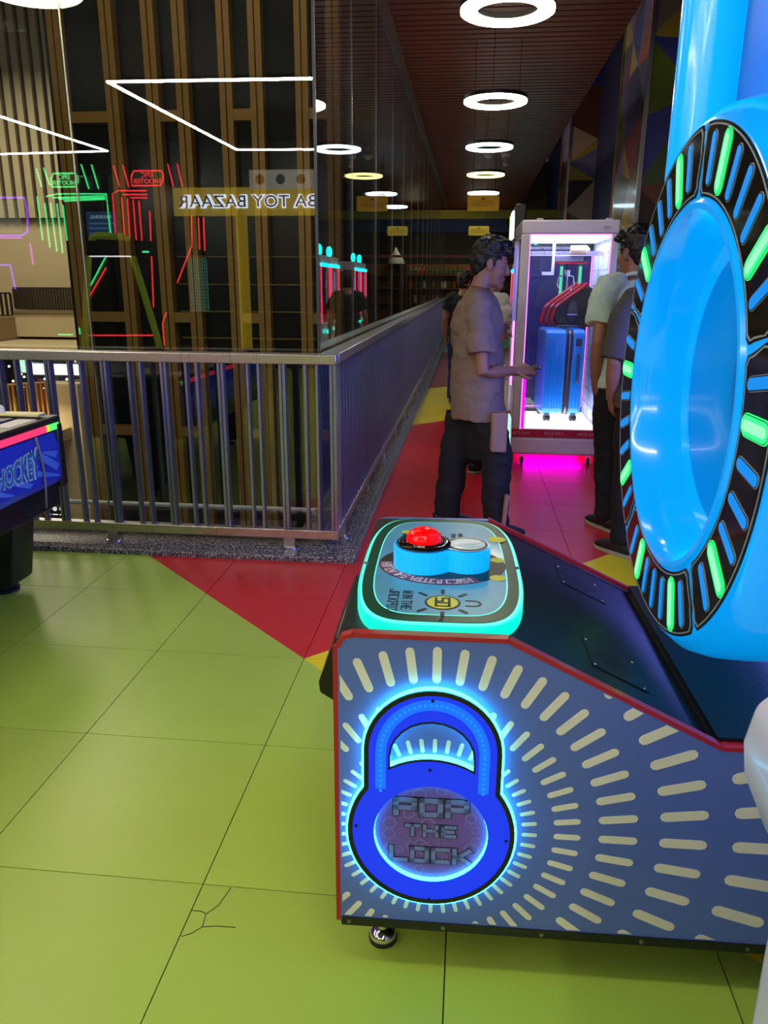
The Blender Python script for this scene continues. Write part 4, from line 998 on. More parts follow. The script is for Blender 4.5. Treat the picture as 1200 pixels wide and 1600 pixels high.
def person(name, words, x, y, ang, H, P, cols, hair='short', vox=.0075, extra=None):
    """joints P in (forward, left, up) metres for a 1.70 m figure; H scales"""
    S = H/1.70
    r = thing(name, words, 'person', (x, y, 0), ang, None); r.scale = (S, S, S)
    V = lambda t: Vector(t)
    shR, elR, wrR, shL, elL, wrL = [V(P[k]) for k in ('shR', 'elR', 'wrR', 'shL', 'elL', 'wrL')]
    hipR, knR, anR, hipL, knL, anL = [V(P[k]) for k in ('hipR', 'knR', 'anR', 'hipL', 'knL', 'anL')]
    neck, head = V(P['neck']), V(P['head']); waist = V(P['waist']); chest = V(P['chest'])
    yaw, pitch = P.get('look', (0, 0))
    Rh = (Matrix.Rotation(yaw, 3, 'Z') @ Matrix.Rotation(pitch, 3, 'Y'))
    h = lambda a, b, c_: head+Rh @ Vector((a, b, c_))
    b = MB()
    b.ell(h(-.012, 0, .050), (.094, .074, .088), 20, 14, Rh)          # cranium
    b.ell(h(.030, 0, -.022), (.060, .060, .088), 20, 14, Rh)          # face
    b.ell(h(.038, 0, -.078), (.048, .046, .036), 16, 10, Rh)          # jaw
    b.ell(h(.074, 0, -.098), (.020, .024, .017), 12, 8, Rh)           # chin
    b.tube([h(.080, 0, .028), h(.093, 0, .006), h(.108, 0, -.014), h(.112, 0, -.024), h(.094, 0, -.031)], [.009, .0105, .012, .0115, .009], 10)
    for s in (-1, 1):
        b.ell(h(.101, s*.011, -.026), (.010, .008, .007), 8, 6, Rh)   # nostril wings
        b.tube([h(.083, s*.010, .032), h(.080, s*.030, .036), h(.062, s*.050, .028)], [.009, .0095, .008], 8)   # brow
        b.ell(h(.060, s*.036, -.024), (.026, .022, .022), 10, 8, Rh)  # cheek
        b.ell(h(-.002, s*.073, -.004), (.020, .009, .032), 12, 8, Rh @ Matrix.Rotation(s*.25, 3, 'Z'))  # ear
        b.tube([h(.006, s*.076, .018), h(-.012, s*.081, .026), h(-.022, s*.081, .006), h(-.012, s*.079, -.022), h(.002, s*.074, -.032)], .0062, 8)
    b.ell(h(.083, 0, -.056), (.014, .020, .0075), 12, 8, Rh); b.ell(h(.080, 0, -.070), (.013, .018, .008), 12, 8, Rh)   # lips
    b.tube([neck+Vector((-.02, 0, -.06)), neck, neck+(head-neck)*.45+Vector((-.006, 0, 0)), head+Rh @ Vector((-.022, 0, -.01))], [.068, .055, .052, .056], 16)
    tor = [(V(P['pelvis']), .135, .095), (waist, .125, .085), (chest, .145, .095), (neck+Vector((0, 0, -.10)), .125, .068), (neck+Vector((-.005, 0, -.03)), .08, .06)]
    b.tube([t[0] for t in tor], [t[1] for t in tor], 20, rb=[t[2] for t in tor], ref=(0, 1, 0))
    for sh, el, wr in ((shR, elR, wrR), (shL, elL, wrL)):
        m_ = (sh+el)/2; f_ = el+(wr-el)*.35
        b.tube([sh, m_, el, f_, wr], [.040, .041, .037, .038, .026], 14)
    for k, wr in (('handR', wrR), ('handL', wrL)):
        d, n, curl, side = P[k]; hand(b, wr, d, n, curl, side)
    for hp, kn, an in ((hipR, knR, anR), (hipL, knL, anL)):
        b.tube([hp, kn, an, an+Vector((0, 0, -.05))], [.07, .05, .036, .036], 12)
    obj('body', remesh(b, vox, 2), SKIN, r, smooth='all')
    for s in (-1, 1):
        e = obj('eye', MB().ell(h(.0695, s*.031, .014), (.010, .011, .008), 12, 8), EYEW, r, smooth='all')
        obj('iris', MB().ell(h(.0782, s*.031, .013), (.003, .0055, .0055), 10, 6), EYED, e, smooth='all')
    # hair
    b = MB()
    b.ell(h(-.022, 0, .062), (.100, .083, .088), 24, 16, Rh); b.ell(h(-.052, 0, .022), (.066, .076, .080), 20, 12, Rh)
    b.ell(h(.020, 0, .118), (.078, .066, .040), 18, 12, Rh); b.ell(h(.066, 0, .102), (.036, .058, .032), 16, 10, Rh)
    q = random.Random(len(words))
    for k in range(16):
        a, e_ = q.uniform(-2.6, 2.6), q.uniform(.15, 1.25)
        c0 = Vector((-.02+.098*math.cos(a)*math.cos(e_), .08*math.sin(a)*math.cos(e_), .062+.095*math.sin(e_)))
        b.ell(h(*(c0*.97)), (.024, .022, .016), 8, 6, Rh)
    for k in range(9): b.ell(h(.082+q.uniform(-.01, .014), -.05+.0125*k, .090+q.uniform(-.012, .01)), (.022, .014, .022), 8, 6, Rh)
    for s in (-1, 1): b.tube([h(.014, s*.070, .06), h(.016, s*.071, .02), h(.014, s*.070, -.012)], [.016, .012, .006], 8)
    b.ell(h(-.062, 0, -.028), (.042, .060, .045), 14, 10, Rh)
    obj('hair', remesh(b, .0065, 1, .006, 38., 3.), HAIR, r, smooth='all')
    # shirt
    hem = V(P['hem']); b = MB(); sx, sy = P.get('girth', (.175, .125))
    tor = [(hem, sx*1.0, sy*1.03), (hem+(waist-hem)*.35, sx*.99, sy*1.02), (waist, sx*.95, sy*.97), (chest, sx*1.0, sy*1.0), (neck+Vector((0, 0, -.10)), sx*1.02, sy*.82), (neck+Vector((-.004, 0, -.045)), sx*.66, sy*.62), (neck+Vector((-.004, 0, -.012)), .073, .066)]
    b.tube([t[0] for t in tor], [t[1] for t in tor], 28, rb=[t[2] for t in tor], ref=(0, 1, 0))
    for sh, el in ((shR, elR), (shL, elL)):
        tt = P.get('sleeve', .62); e_ = sh+(el-sh)*tt; inn = Vector((sh.x*.6+neck.x*.4, sh.y*.45, sh.z+.02))
        b.tube([inn, sh+(inn-sh)*.3, sh+(el-sh)*.25, e_], [.062, .072, .074, .078], 18)
    if P.get('collar'):
        b.tube([neck+Vector((-.02+.072*math.cos(2*PI*i/14), .068*math.sin(2*PI*i/14), .012+.012*math.cos(2*PI*i/14+PI))) for i in range(14)], .014, 8, closed=True)
    obj('shirt', remesh(b, .009, 2, .014, 8., len(words)*.7), cols[0], r, smooth='all')
    # trousers
    b = MB(); pel = V(P['pelvis'])
    b.tube([hem+Vector((0, 0, .07)), pel+Vector((0, 0, .04)), pel+Vector((0, 0, -.05))], [.158, .165, .16], 24, rb=[.112, .118, .115], ref=(0, 1, 0))
    lw = P.get('legs', (.10, .082, .074))
    if 'crotch' in P: b.tube([pel, (pel+V(P['crotch']))/2, V(P['crotch'])], [.15, .13, .07], 20, rb=[.115, .10, .05], ref=(0, 1, 0))
    for hp, kn, an in ((hipR, knR, anR), (hipL, knL, anL)):
        m_ = (hp+kn)/2; c_ = (kn+an)/2
        b.tube([hp+Vector((0, 0, .03)), hp+(kn-hp)*.2, m_, kn, c_, an+Vector((0, 0, -.01))], [lw[0], lw[0], lw[0]*.95, lw[1], (lw[1]+lw[2])/2, lw[2]], 18)
    tm_ = remesh(b, .011, 2, .012, 7., 5.); bb = bmesh.new(); bb.from_mesh(tm_)
    bmesh.ops.delete(bb, geom=[v for v in bb.verts if v.co.z > hem.z+.03], context='VERTS'); bb.to_mesh(tm_); bb.free()
    obj('trousers', tm_, cols[1], r, smooth='all')
    for an, fa in ((anR, P.get('toeR', 0.)), (anL, P.get('toeL', 0.))):
        Rf = Matrix.Rotation(fa, 3, 'Z'); g = lambda a, b_, c_: Vector((an.x, an.y, 0))+Rf @ Vector((a, b_, c_))
        u = MB(); pts = [(-.078, .050, .022, .030), (-.06, .052, .036, .044), (0, .058, .040, .052), (.06, .044, .044, .036), (.12, .036, .046, .028), (.165, .028, .034, .018), (.18, .026, .012, .008)]
        u.tube([g(a, 0, z) for a, z, w_, h_ in pts], [p_[2] for p_ in pts], 16, rb=[p_[3] for p_ in pts], ref=Rf @ Vector((0, 1, 0)))
        u.v = [(v[0], v[1], max(v[2], .016)) for v in u.v]
        so = obj('shoe', u, SHOE, r, smooth='all')
        L = [(-.09, -.02), (-.075, -.036), (0, -.040), (.08, -.050), (.14, -.046), (.185, -.02), (.19, 0), (.185, .02), (.14, .046), (.08, .050), (0, .040), (-.075, .036), (-.09, .02)]
        obj('sole', MB().prism(L, lambda a, b_, c_: g(a, b_, c_), .0, .02), SOLE, so, bevel=.004)
    return r, S
UPR = dict(pelvis=(0, 0, .93), waist=(0, 0, 1.07), chest=(.005, 0, 1.24), neck=(-.01, 0, 1.435), head=(.02, 0, 1.555), hem=(0, 0, .80),
           shR=(-.005, -.175, 1.375), elR=(-.03, -.225, 1.11), wrR=(.03, -.235, .88), shL=(-.005, .175, 1.375), elL=(-.03, .225, 1.11), wrL=(.03, .235, .88),
           handR=((.15, .05, -1), (0, -1, 0), .6, -1), handL=((.15, -.05, -1), (0, 1, 0), .6, 1),
           hipR=(0, -.085, .88), knR=(.01, -.095, .49), anR=(-.02, -.10, .075), hipL=(0, .085, .88), knL=(.01, .095, .49), anL=(-.02, .10, .075), toeR=-.12, toeL=.12)
def pose(**k): d = dict(UPR); d.update(k); return d
# --- young man in the taupe T-shirt, side on, both hands held out in front
TAUPE = fabric('shirt_taupe', (128, 106, 98)); BLKT = fabric('trousers_black', (18, 19, 25)); BEIGEP = fabric('cargo_beige', (150, 118, 104))
p1, s1 = person('person', 'young man in a taupe T-shirt and black trousers, side on, hands held out in front', .04, 4.45, .12, 1.672,
    pose(head=(.062, 0, 1.550), neck=(.008, 0, 1.425), look=(-.10, .20), hem=(.022, 0, .70), waist=(.012, 0, 1.05), chest=(-.004, 0, 1.23), pelvis=(.0, 0, .92), girth=(.205, .150),
         shR=(-.02, -.185, 1.355), elR=(.01, -.235, .985), wrR=(.20, -.125, .985), shL=(.0, .185, 1.355), elL=(.06, .225, .99), wrL=(.22, .06, .955), sleeve=.72,
         handR=((1, .30, .06), (0, -.6, .8), .5, 1), handL=((1, -.25, .03), (0, .45, -.9), .55, 1),
         hipR=(.03, -.09, .86), knR=(.135, -.10, .47), anR=(.14, -.11, .075), hipL=(-.02, .09, .86), knL=(-.09, .10, .48), anL=(-.135, .11, .075), crotch=(.03, 0, .45), legs=(.104, .090, .080), toeR=-.05, toeL=.1),
    (TAUPE, BLKT), vox=.006)
def patch(par, L, m_, nm):
    obj(nm, MB().prism(L, lambda u, v, w_: (u, w_, v), -.226, -.205), m_, par, bevel=.004)
obj('cargo_pocket', MB().prism([(.075, .76), (.165, .76), (.165, .535), (.075, .54)], lambda u, v, w_: (u, w_-.02*abs(u-.13)/.06, v), -.222, -.14), BEIGEP, p1, bevel=.01, label='beige cargo pocket')
obj('hem_stripe', MB().prism([(.16, .07), (.185, .07), (.20, .28), (.175, .28)], lambda u, v, w_: (u, w_, v), -.215, -.17), BEIGEP, p1, bevel=.006, label='beige stripe at the trouser hem')
nk = [(-.005+.070*math.cos(2*PI*i/24), .066*math.sin(2*PI*i/24), 1.432-.012*math.cos(2*PI*i/24)) for i in range(24)]
obj('neck_cord', MB().tube(nk, .0032, 6, closed=True), mat('cord_rust', (120, 60, 40), .6), p1, smooth='all')
ph = thing('phone', 'dark phone held in the hands of the man in the taupe T-shirt', 'phone', (.335, 4.505, .962), .0)
obj('case', MB().prism(rrect(-.075, .075, -.036, .036, .01, 4), lambda u, v, w_: (u, v, w_), 0, .009), BLACK, ph)
obj('screen', MB().prism(rrect(-.07, .07, -.032, .032, .007, 4), lambda u, v, w_: (u, v, w_), .009, .0095), BLACKG, ph)
# --- man in the mint shirt at the right, back turned, hand in pocket
MINT = fabric('shirt_mint', (190, 212, 204)); NVT = fabric('trousers_ink', (14, 15, 22))
p2, s2 = person('person', 'man in a pale mint collared shirt, back turned, left hand in his pocket', .905, 4.62, 1.95, 1.735,
    pose(collar=1, hem=(0, 0, .84), look=(.25, .05), shL=(-.01, .185, 1.385), elL=(-.06, .225, 1.09), wrL=(.0, .19, .885), handL=((.35, -.35, -1), (0, 1, 0), .5, 1), girth=(.19, .125), sleeve=.66, legs=(.10, .078, .066), toeL=.1, toeR=0., knR=(.01, -.12, .49), knL=(.01, .07, .49), anR=(-.02, -.15, .075), anL=(-.02, .05, .075)),
    (MINT, NVT))
# --- man in the dark grey T-shirt, nearer, half behind the dial
DGREY = fabric('shirt_charcoal', (74, 70, 72))
p3, s3 = person('person', 'man in a dark grey T-shirt half hidden behind the lock dial', .96, 4.16, 1.85, 1.68,
    pose(hem=(0, 0, .82), shL=(-.02, .19, 1.36), elL=(-.05, .255, 1.06), wrL=(.06, .20, .86), handL=((.6, -.4, -.8), (0, 1, 0), .5, 1), girth=(.20, .13), sleeve=.95, legs=(.10, .078, .066), toeL=.4, toeR=.3, look=(-.3, .1)),
    (DGREY, NVT))
# --- man in the off-white shirt leaning to the claw machine, behind the first
OFFW = fabric('shirt_offwhite', (168, 162, 166))
p4, s4 = person('person', 'person in an off-white shirt leaning towards the claw machine, behind the taupe T-shirt', .04, 6.05, .85, 1.66,
    pose(collar=1, waist=(.02, 0, 1.06), chest=(.08, 0, 1.22), neck=(.14, 0, 1.39), head=(.20, 0, 1.49), look=(-.1, .35), hem=(-.01, 0, .86), shR=(.10, -.18, 1.33), elR=(.06, -.23, 1.06), wrR=(.22, -.10, 1.10),
         shL=(.12, .18, 1.33), elL=(.14, .23, 1.06), wrL=(.27, .10, 1.10), handR=((1, .3, .1), (0, -.5, .8), .6, 1), handL=((1, -.3, .1), (0, .5, .8), .6, -1), girth=(.185, .125), legs=(.102, .085, .074)),
    (OFFW, BLKT), vox=.009)
ph = thing('phone', 'phone with a glowing turquoise screen held by the person in the off-white shirt', 'phone', (.255, 6.30, 1.115), 1.2)
obj('case', MB().prism(rrect(-.07, .07, -.034, .034, .01, 4), lambda u, v, w_: (u, v, w_), 0, .009), BLACK, ph)
obj('screen', MB().prism(rrect(-.066, .066, -.031, .031, .007, 4), lambda u, v, w_: (u, v-.034, w_), .0, .0095).xf(lambda v: Vector((v.x, v.y*.9+.005, v.z+.0005))), glow('phone_turquoise', (.05, .9, .9), 1.6), ph)
# --- far person in black
p5, s5 = person('person', 'far person in black standing beside the shelves down the corridor', -.09, 9.6, 1.3, 1.58,
    pose(), (fabric('shirt_black', (16, 17, 24)), fabric('trousers_blue', (30, 44, 110))), vox=.010)

# ================================================================== WHITE MACHINE AT THE RIGHT EDGE
WM = thing('prize_machine', 'pale lavender machine corner cut off by the right edge of the picture', 'arcade game', (.42, .15, 0))
WL = mat('lavender_shell', (204, 202, 232), .3, coat=.4)
obj('console', MB().prism([(-.096, .925), (-.088, .972), (-.066, .994), (-.02, 1.0), (.4, 1.0), (.4, .70), (.03, .70), (-.058, .815), (-.090, .885)], lambda u, v, w_: (u, w_, v), 0, .66), WL, WM, bevel=.012, seg=3)
obj('body', MB().box(-.035, .4, .02, .66, .06, .72), WL, WM, bevel=.02, seg=3)
for x in (.07, .35):
    for y in (.08, .6): obj('foot', MB().lathe([(0, .03), (.05, .03), (.062, .015)], (x, y, 0), (0, 0, 1), 12), RUBBER, WM)

# ================================================================== AIR HOCKEY TABLE
HB = mat('hockey_blue', (34, 62, 200), .3, coat=.3); HL = mat('hockey_light_blue', (92, 140, 230), .35); HT = mat('hockey_text', (120, 205, 225), .35)
HX = -1.88
HK = thing('air_hockey_table', 'black and blue air hockey table with a red lit rim at the left edge', 'air hockey table', (HX, 1.2, 0))
def hz(y): return y-1.2
Y1 = hz(3.36)
prof = [(0, .53), (.018, .56), (.02, .70), (.004, .765), (-.02, .77), (-.02, .53)]
sd = obj('side_panel', MB().prism(prof, lambda u, v, w_: (u, w_, v), 0, Y1-.06), HB, HK, label='blue side panel with lettering')
obj('end_cap', MB().box(-1.1, .022, Y1-.06, Y1, .50, .81), BLACK, HK, bevel=.02, seg=3)
obj('body', MB().box(-1.08, -.02, 0, Y1-.06, .46, .78), BLACK, HK)
obj('under_tray', MB().box(-1.05, -.005, 0, Y1-.05, .42, .528), BLACK, HK, bevel=.006)
for k in range(3): obj('vent_slot', MB().box(-.006, -.003, Y1-.34, Y1-.24, .455+.02*k, .463+.02*k), MATS['hole_black'], HK)
rl = obj('rim', MB().box(-1.1, .012, 0, Y1, .775, .835), BLACK, HK, bevel=.008)
obj('red_led', MB().box(.008, .018, 0, Y1-.14, .778, .806), glow('hockey_led_red', (1.0, .03, .12), 1.6), HK, label='red light strip along the rim')
obj('green_led', MB().box(.008, .018, Y1-.12, Y1-.03, .778, .806), glow('hockey_led_green', (.1, 1.0, .15), 1.3), HK, label='green light at the end of the rim strip')
obj('amber_led', MB().box(.008, .018, Y1-.14, Y1-.12, .778, .806), glow('hockey_led_amber', (1.0, .6, .02), 1.3), HK)
pf = obj('playfield', MB().box(-.98, -.12, 0, Y1-.16, .836, .842), mat('playfield_purple', (44, 22, 78), .2), HK)
q = random.Random(8); dm_ = MB()
for i in range(160): x, y = q.uniform(-.95, -.15), q.uniform(.6, Y1-.2); dm_.lathe([(0, .006), (.0008, .006)], (x, y, .842), (0, 0, 1), 6)
obj('playfield_print', dm_, mat('playfield_dots', (190, 90, 210), .4), pf, kind='stuff')
obj('rim_label', MB().box(-.105, -.02, Y1-.36, Y1-.14, .8355, .8365), mat('rim_print_white', (200, 190, 200), .5), HK)
FP = frame((.0205, 0, 0), (0, 1, 0), (0, 0, 1), (1, 0, 0))
bars = MB()
for y0, z0, L in ((1.62, .60, .24), (1.70, .67, .22), (1.86, .57, .30), (1.92, .64, .34), (1.95, .70, .26), (1.52, .57, .20), (1.45, .66, .2)):
    poly = [(y0, z0+.04), (y0+.03, z0+.065), (min(y0+L, Y1-.07), z0-.02), (min(y0+L, Y1-.07)-.03, z0-.045)]
    poly = [(u, max(.567, min(.70, v))) for u, v in poly]
    bars.prism(poly, lambda u, v, w_: FP(u, v, w_), -.001, .0005)
obj('side_stripes', bars, HL, sd, kind='stuff')
def hk_text(grow, d, m_, nm):
    me = text_mesh('HOCKEY', .115, .0004, grow, 'RIGHT', .18)
    x1 = max(v.co.x for v in me.vertices); x0 = min(v.co.x for v in me.vertices)
    def fn(x, y, z):
        t_ = (x-x0)/(x1-x0); sc = .72+.62*t_; return FP(hz(3.125)-.325*(1-t_), .645+.012*t_+y*sc*1.1, d+z)
    obj(nm, MB().mesh(me, fn), m_, sd)
hk_text(.009, .001, mat('hockey_outline', (176, 205, 226), .4), 'lettering_outline'); hk_text(.002, .002, mat('hockey_fill', (40, 120, 170), .4), 'lettering')
lg = mat('leg_black', (14, 18, 20), .4)
for y in (Y1-.12, .2):
    for x in (-.26, -.86):
        l = obj('leg', MB().prism([(x-.06, .05), (x+.05, .05), (x+.075, .07), (x+.135, .44), (x-.15, .44), (x-.09, .07)], lambda u, v, w_: (u, w_, v), y-.12, y+.06), lg, HK, bevel=.01)
        obj('foot', MB().lathe([(0, .068), (.012, .07), (.02, .058), (.026, .02), (.055, .02)], (x-.045, y, 0), (0, 0, 1), 28), RUBBER, l, smooth=True)
cbl = obj('cable', MB().tube([(.025, hz(3.115), .775), (.028, hz(3.13), .70), (.03, hz(3.14), .62), (.028, hz(3.14), .55), (.02, hz(3.14), .45)], .005, 8), mat('cable_grey', (120, 124, 140), .5), HK, smooth='all')
MT = thing('rim_tray', 'pale yellow bar lying on the far rim of the air hockey table', 'tray', (-2.02, 3.27, .842))
obj('bar', MB().box(-.14, .12, -.04, .03, 0, .014), mat('tray_yellow', (226, 214, 150), .5), MT, bevel=.005)
obj('knob', MB().lathe([(0, .02), (.02, .018), (.03, .01)], (-.08, 0, .014), (0, 0, 1), 14), mat('tray_white', (230, 228, 220), .4), MT, smooth=True)

# ================================================================== THINGS BEHIND THE VIEWER, SEEN MIRRORED IN THE WIDE GLASS
YG = 4.10
def mirr(px, py, y):
    p = at(px, py, y=2*YG-y); return Vector((p.x, y, p.z))
# toy shop front
TS = thing('toy_shop', 'yellow shop front with dark back lit lettering, mirrored in the glass', 'shop front', (-5.4, -5.0, 0))
o_ = Vector((-5.4, -5.0, 0))
YF = mat('fascia_yellow', (190, 150, 20), .5, emit_lin=(.62, .44, .02), es=1.5)
YC = mat('fascia_post', (190, 150, 30), .5, emit_lin=(.62, .44, .02), es=1.2)
obj('fascia', MB().box(0, 6.4, -.12, 0, 2.50, 2.93), YF, TS, label='lit yellow fascia board')
for x in (.0, 1.5, 3.0): obj('post', MB().box(x, x+.17, -.1, 0, 0, 2.50), YC, TS)
obj('interior', MB().box(.0, 6.4, -.29, -.2, 0, 2.5), mat('shop_dark', (22, 20, 16), .7), TS)
for z in (.5, .95, 1.4, 1.85): obj('shelf_line', MB().box(.2, 6.3, -.2, -.13, z, z+.02), mat('shop_shelf', (150, 120, 50), .5, emit_lin=(.5, .35, .1), es=.35) if 'shop_shelf' not in MATS else MATS['shop_shelf'], TS)
for nm, off, d, m_ in (('halo', .02, .012, glow('sign_halo', (.75, .82, 1.0), 7.0)), ('lettering', .0, .03, mat('sign_black', (10, 10, 10), .4))):
    me = text_mesh('BA TOY BAZAAR', .27, .004, off, 'RIGHT', 0, 1.06)
    x1 = max(v.co.x for v in me.vertices); x0 = min(v.co.x for v in me.vertices)
    # read from inside the shop's own front: the viewer sees it only in the mirror
    obj(nm, MB().mesh(me, lambda x, y, z: Vector((.56+(x1-x)*2.30/(x1-x0), .002+d+z, 2.705+y*.95))), m_, TS)
# the two laser-gun booths with neon outlines
def booth(name, words, y, col, xs_, neon, sign):
    NM = glow('neon_'+col, {'green': (.05, 1.0, .25), 'red': (1.0, .03, .04)}[col], 7.0)
    c_ = mirr((xs_[0]+xs_[1])/2, 530, y)
    r = thing(name, words, 'arcade game', (c_.x, y, 0))
    a, b = mirr(xs_[0], 400, y).x-c_.x, mirr(xs_[1], 400, y).x-c_.x
    obj('cabinet', MB().box(a, b, -1.2, -.03, .02, 2.75), BLACK, r, bevel=.03)
    for L in neon:
        P = [mirr(px, py, y)-Vector((c_.x, y, 0)) for px, py in L]
        obj('neon_tube', MB().tube(P, .009, 8), NM, r, smooth='all')
    (x0, y0, x1, y1) = sign
    p_ = mirr((x0+x1)/2, (y0+y1)/2, y)-Vector((c_.x, y, 0))
    hw, hh = abs(mirr(x1, y0, y).x-mirr(x0, y0, y).x)/2, abs(mirr(x0, y0, y).z-mirr(x0, y1, y).z)/2
    bd_ = obj('sign_board', MB().box(p_.x-hw, p_.x+hw, -.03, -.005, p_.z-hh, p_.z+hh), BLACK, r)
    L = [(-hw, -hh), (-hw, hh*.2), (-hw*.8, hh), (hw*.9, hh), (hw, hh*.6), (hw, -hh*.2), (hw*.8, -hh)]
    obj('neon_tube', MB().tube([(p_.x+u, 0, p_.z+v) for u, v in L], .010, 8, closed=True), NM, bd_, smooth='all')
    for k, s_ in enumerate(('EPIC', 'SHOOTER')):
        obj('lettering', MB().mesh(text_mesh(s_, hh*.95, .003), frame((p_.x, 0, p_.z+hh*(.42-.85*k)), (-1, 0, 0), (0, 0, 1), (0, 1, 0))), NM, bd_)
    return r
gb_ = booth('shooting_booth', 'shooting booth outlined in green neon, mirrored in the glass', -2.0, 'green', (66, 168),
      [[(58, 307), (68, 384), (30, 465)], [(70, 317), (78, 387)], [(79, 317), (89, 393)], [(89, 318), (98, 396)], [(98, 320), (105, 376)],
       [(72, 307), (90, 303), (166, 303), (173, 367)], [(82, 309), (164, 306)], [(92, 311), (164, 309)], [(100, 314), (164, 311)],
       [(166, 400), (134, 460), (130, 478)], [(127, 257), (139, 295)], [(143, 257), (154, 295)], [(57, 264), (65, 292)], [(68, 262), (78, 290)], [(33, 522), (114, 523)], [(124, 512), (125, 522)]], (80, 271, 122, 292))
booth('shooting_booth', 'shooting booth outlined in red neon, mirrored in the glass', -2.0, 'red', (176, 226),
      [[(229, 298), (184, 298), (176, 303), (181, 367)], [(299, 337), (300, 383), (277, 442)], [(166, 418), (135, 472), (129, 500), (129, 524), (250, 524)], [(260, 488), (254, 505), (257, 540)],
       [(190, 308), (195, 371)], [(199, 310), (203, 373)], [(208, 312), (213, 375)], [(217, 314), (222, 377)], [(234, 330), (240, 480)], [(310, 340), (312, 390)], [(318, 340), (320, 392)], [(192, 304), (230, 304)], [(204, 309), (230, 309)],
       [(177, 258), (187, 292)], [(192, 258), (201, 292)], [(262, 256), (271, 292)], [(277, 256), (285, 292)]], (205, 267, 255, 290))
# ranking screen on the green booth
p_ = mirr(158, 352, -2.0)-gb_.location
sc_ = obj('screen', MB().box(p_.x-.2, p_.x+.2, -.03, -.012, p_.z-.15, p_.z+.17), glow('screen_blue', (.03, .09, .2), 1.6), gb_, label='dark screen with blue ranking rows')
obj('lettering', MB().mesh(text_mesh('RANKING', .065, .001), frame((p_.x, -.01, p_.z+.10), (-1, 0, 0), (0, 0, 1), (0, 1, 0))), glow('screen_text', (.5, .8, 1.0), 2.5), sc_)
for k in range(3): obj('score_row', MB().box(p_.x-.17, p_.x+.17-.08*k, -.012, -.010, p_.z+.01-.06*k, p_.z+.035-.06*k), glow('screen_row', (.10, .22, .5), 2.0) if 'screen_row' not in MATS else MATS['screen_row'], sc_)
# purple neon game at the left edge
p_ = mirr(18, 400, -1.2)
PG = thing('racing_game', 'game with purple neon outlined screen, mirrored at the left edge', 'arcade game', (p_.x, -1.2, 0))
PN = glow('neon_purple', (.35, .05, 1.0), 6.0); PN2 = glow('neon_magenta', (.9, .05, 1.0), 4.0)
g_ = lambda px, py: mirr(px, py, -1.2)-Vector((p_.x, -1.2, 0))
a, b_ = g_(-40, 305), g_(40, 372)
obj('housing', MB().box(a.x, b_.x, -.3, -.02, b_.z, a.z), BLACK, PG)
obj('body', MB().box(a.x, b_.x-.05, -.6, -.1, 0, b_.z), BLACK, PG)
obj('screen', MB().box(a.x+.03, b_.x-.04, -.02, -.012, b_.z+.06, a.z-.06), glow('screen_grey', (.25, .33, .34), 1.0), PG)
obj('neon_tube', MB().tube([g_(-40, 308), g_(38, 309), g_(43, 330), g_(43, 362), g_(34, 368), g_(-40, 368)], .012, 8), PN, PG, smooth='all')
obj('neon_tube', MB().tube([g_(-40, 371), g_(34, 372)], .009, 8), PN2, PG, smooth='all')
obj('neon_tube', MB().tube([g_(47, 380), g_(52, 414)], .011, 8), PN2, PG, smooth='all')
obj('neon_tube', MB().tube([g_(-30, 414), g_(16, 414), g_(24, 452)], .011, 8), PN, PG, smooth='all')
# second hockey table's overhead lamp on an olive arch
p_ = mirr(175, 400, -.5); g_ = lambda px, py: mirr(px, py, -.5)-Vector((p_.x, -.5, 0))
OA = thing('overhead_scoreboard', 'black overhead scoreboard on an olive green arch, mirrored in the glass', 'scoreboard', (p_.x, -.5, 0))
OL = mat('olive_tube', (150, 170, 30), .4, emit_lin=(.25, .32, .02), es=.9)
e0 = g_(245, 525); e1 = g_(128, 480)
obj('arch', MB().tube([(e1.x-.12, 0, 0), g_(138, 397), g_(145, 371), g_(152, 368), g_(190, 370), g_(198, 374), g_(205, 392), e0, (e0.x+.16, 0, 0)], .038, 10), OL, OA, smooth='all')
a, b_ = g_(108, 377), g_(240, 400)
ld = obj('lamp_housing', MB().box(a.x, b_.x, -.12, .10, b_.z, a.z), BLACK, OA)
obj('lamp', MB().box(g_(146, 399).x, g_(207, 399).x, .0, .10, b_.z-.012, b_.z), glow('scoreboard_lamp', (1, 1, 1), 6.0), ld)
obj('score_led', MB().box(g_(228, 390).x, g_(238, 390).x, .10, .104, b_.z+.03, b_.z+.05), glow('score_green', (.1, 1, .4), 6.0), ld)
# pale banner above the shop front
p_ = mirr(450, 280, -4.6)
BN = thing('shop_banner', 'pale printed banner above the shop fascia, mirrored in the glass', 'banner', (p_.x, -4.6, p_.z))
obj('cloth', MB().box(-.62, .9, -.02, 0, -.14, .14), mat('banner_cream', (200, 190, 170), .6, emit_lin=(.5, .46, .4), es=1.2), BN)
for k, c_ in enumerate(((150, 40, 40), (60, 60, 90), (90, 80, 60), (50, 60, 90))):
    obj('print_patch', MB().lathe([(0, .075), (.003, .075)], (-.45+.33*k, 0, 0), (0, 1, 0), 16), mat('banner_patch_%s' % 'abcd'[k], c_, .6), BN)
for s_ in (-.55, .8): obj('cord', MB().tube([(s_, -.01, .14), (s_, -.01, 3.62-p_.z)], .006, 5), RH, BN)
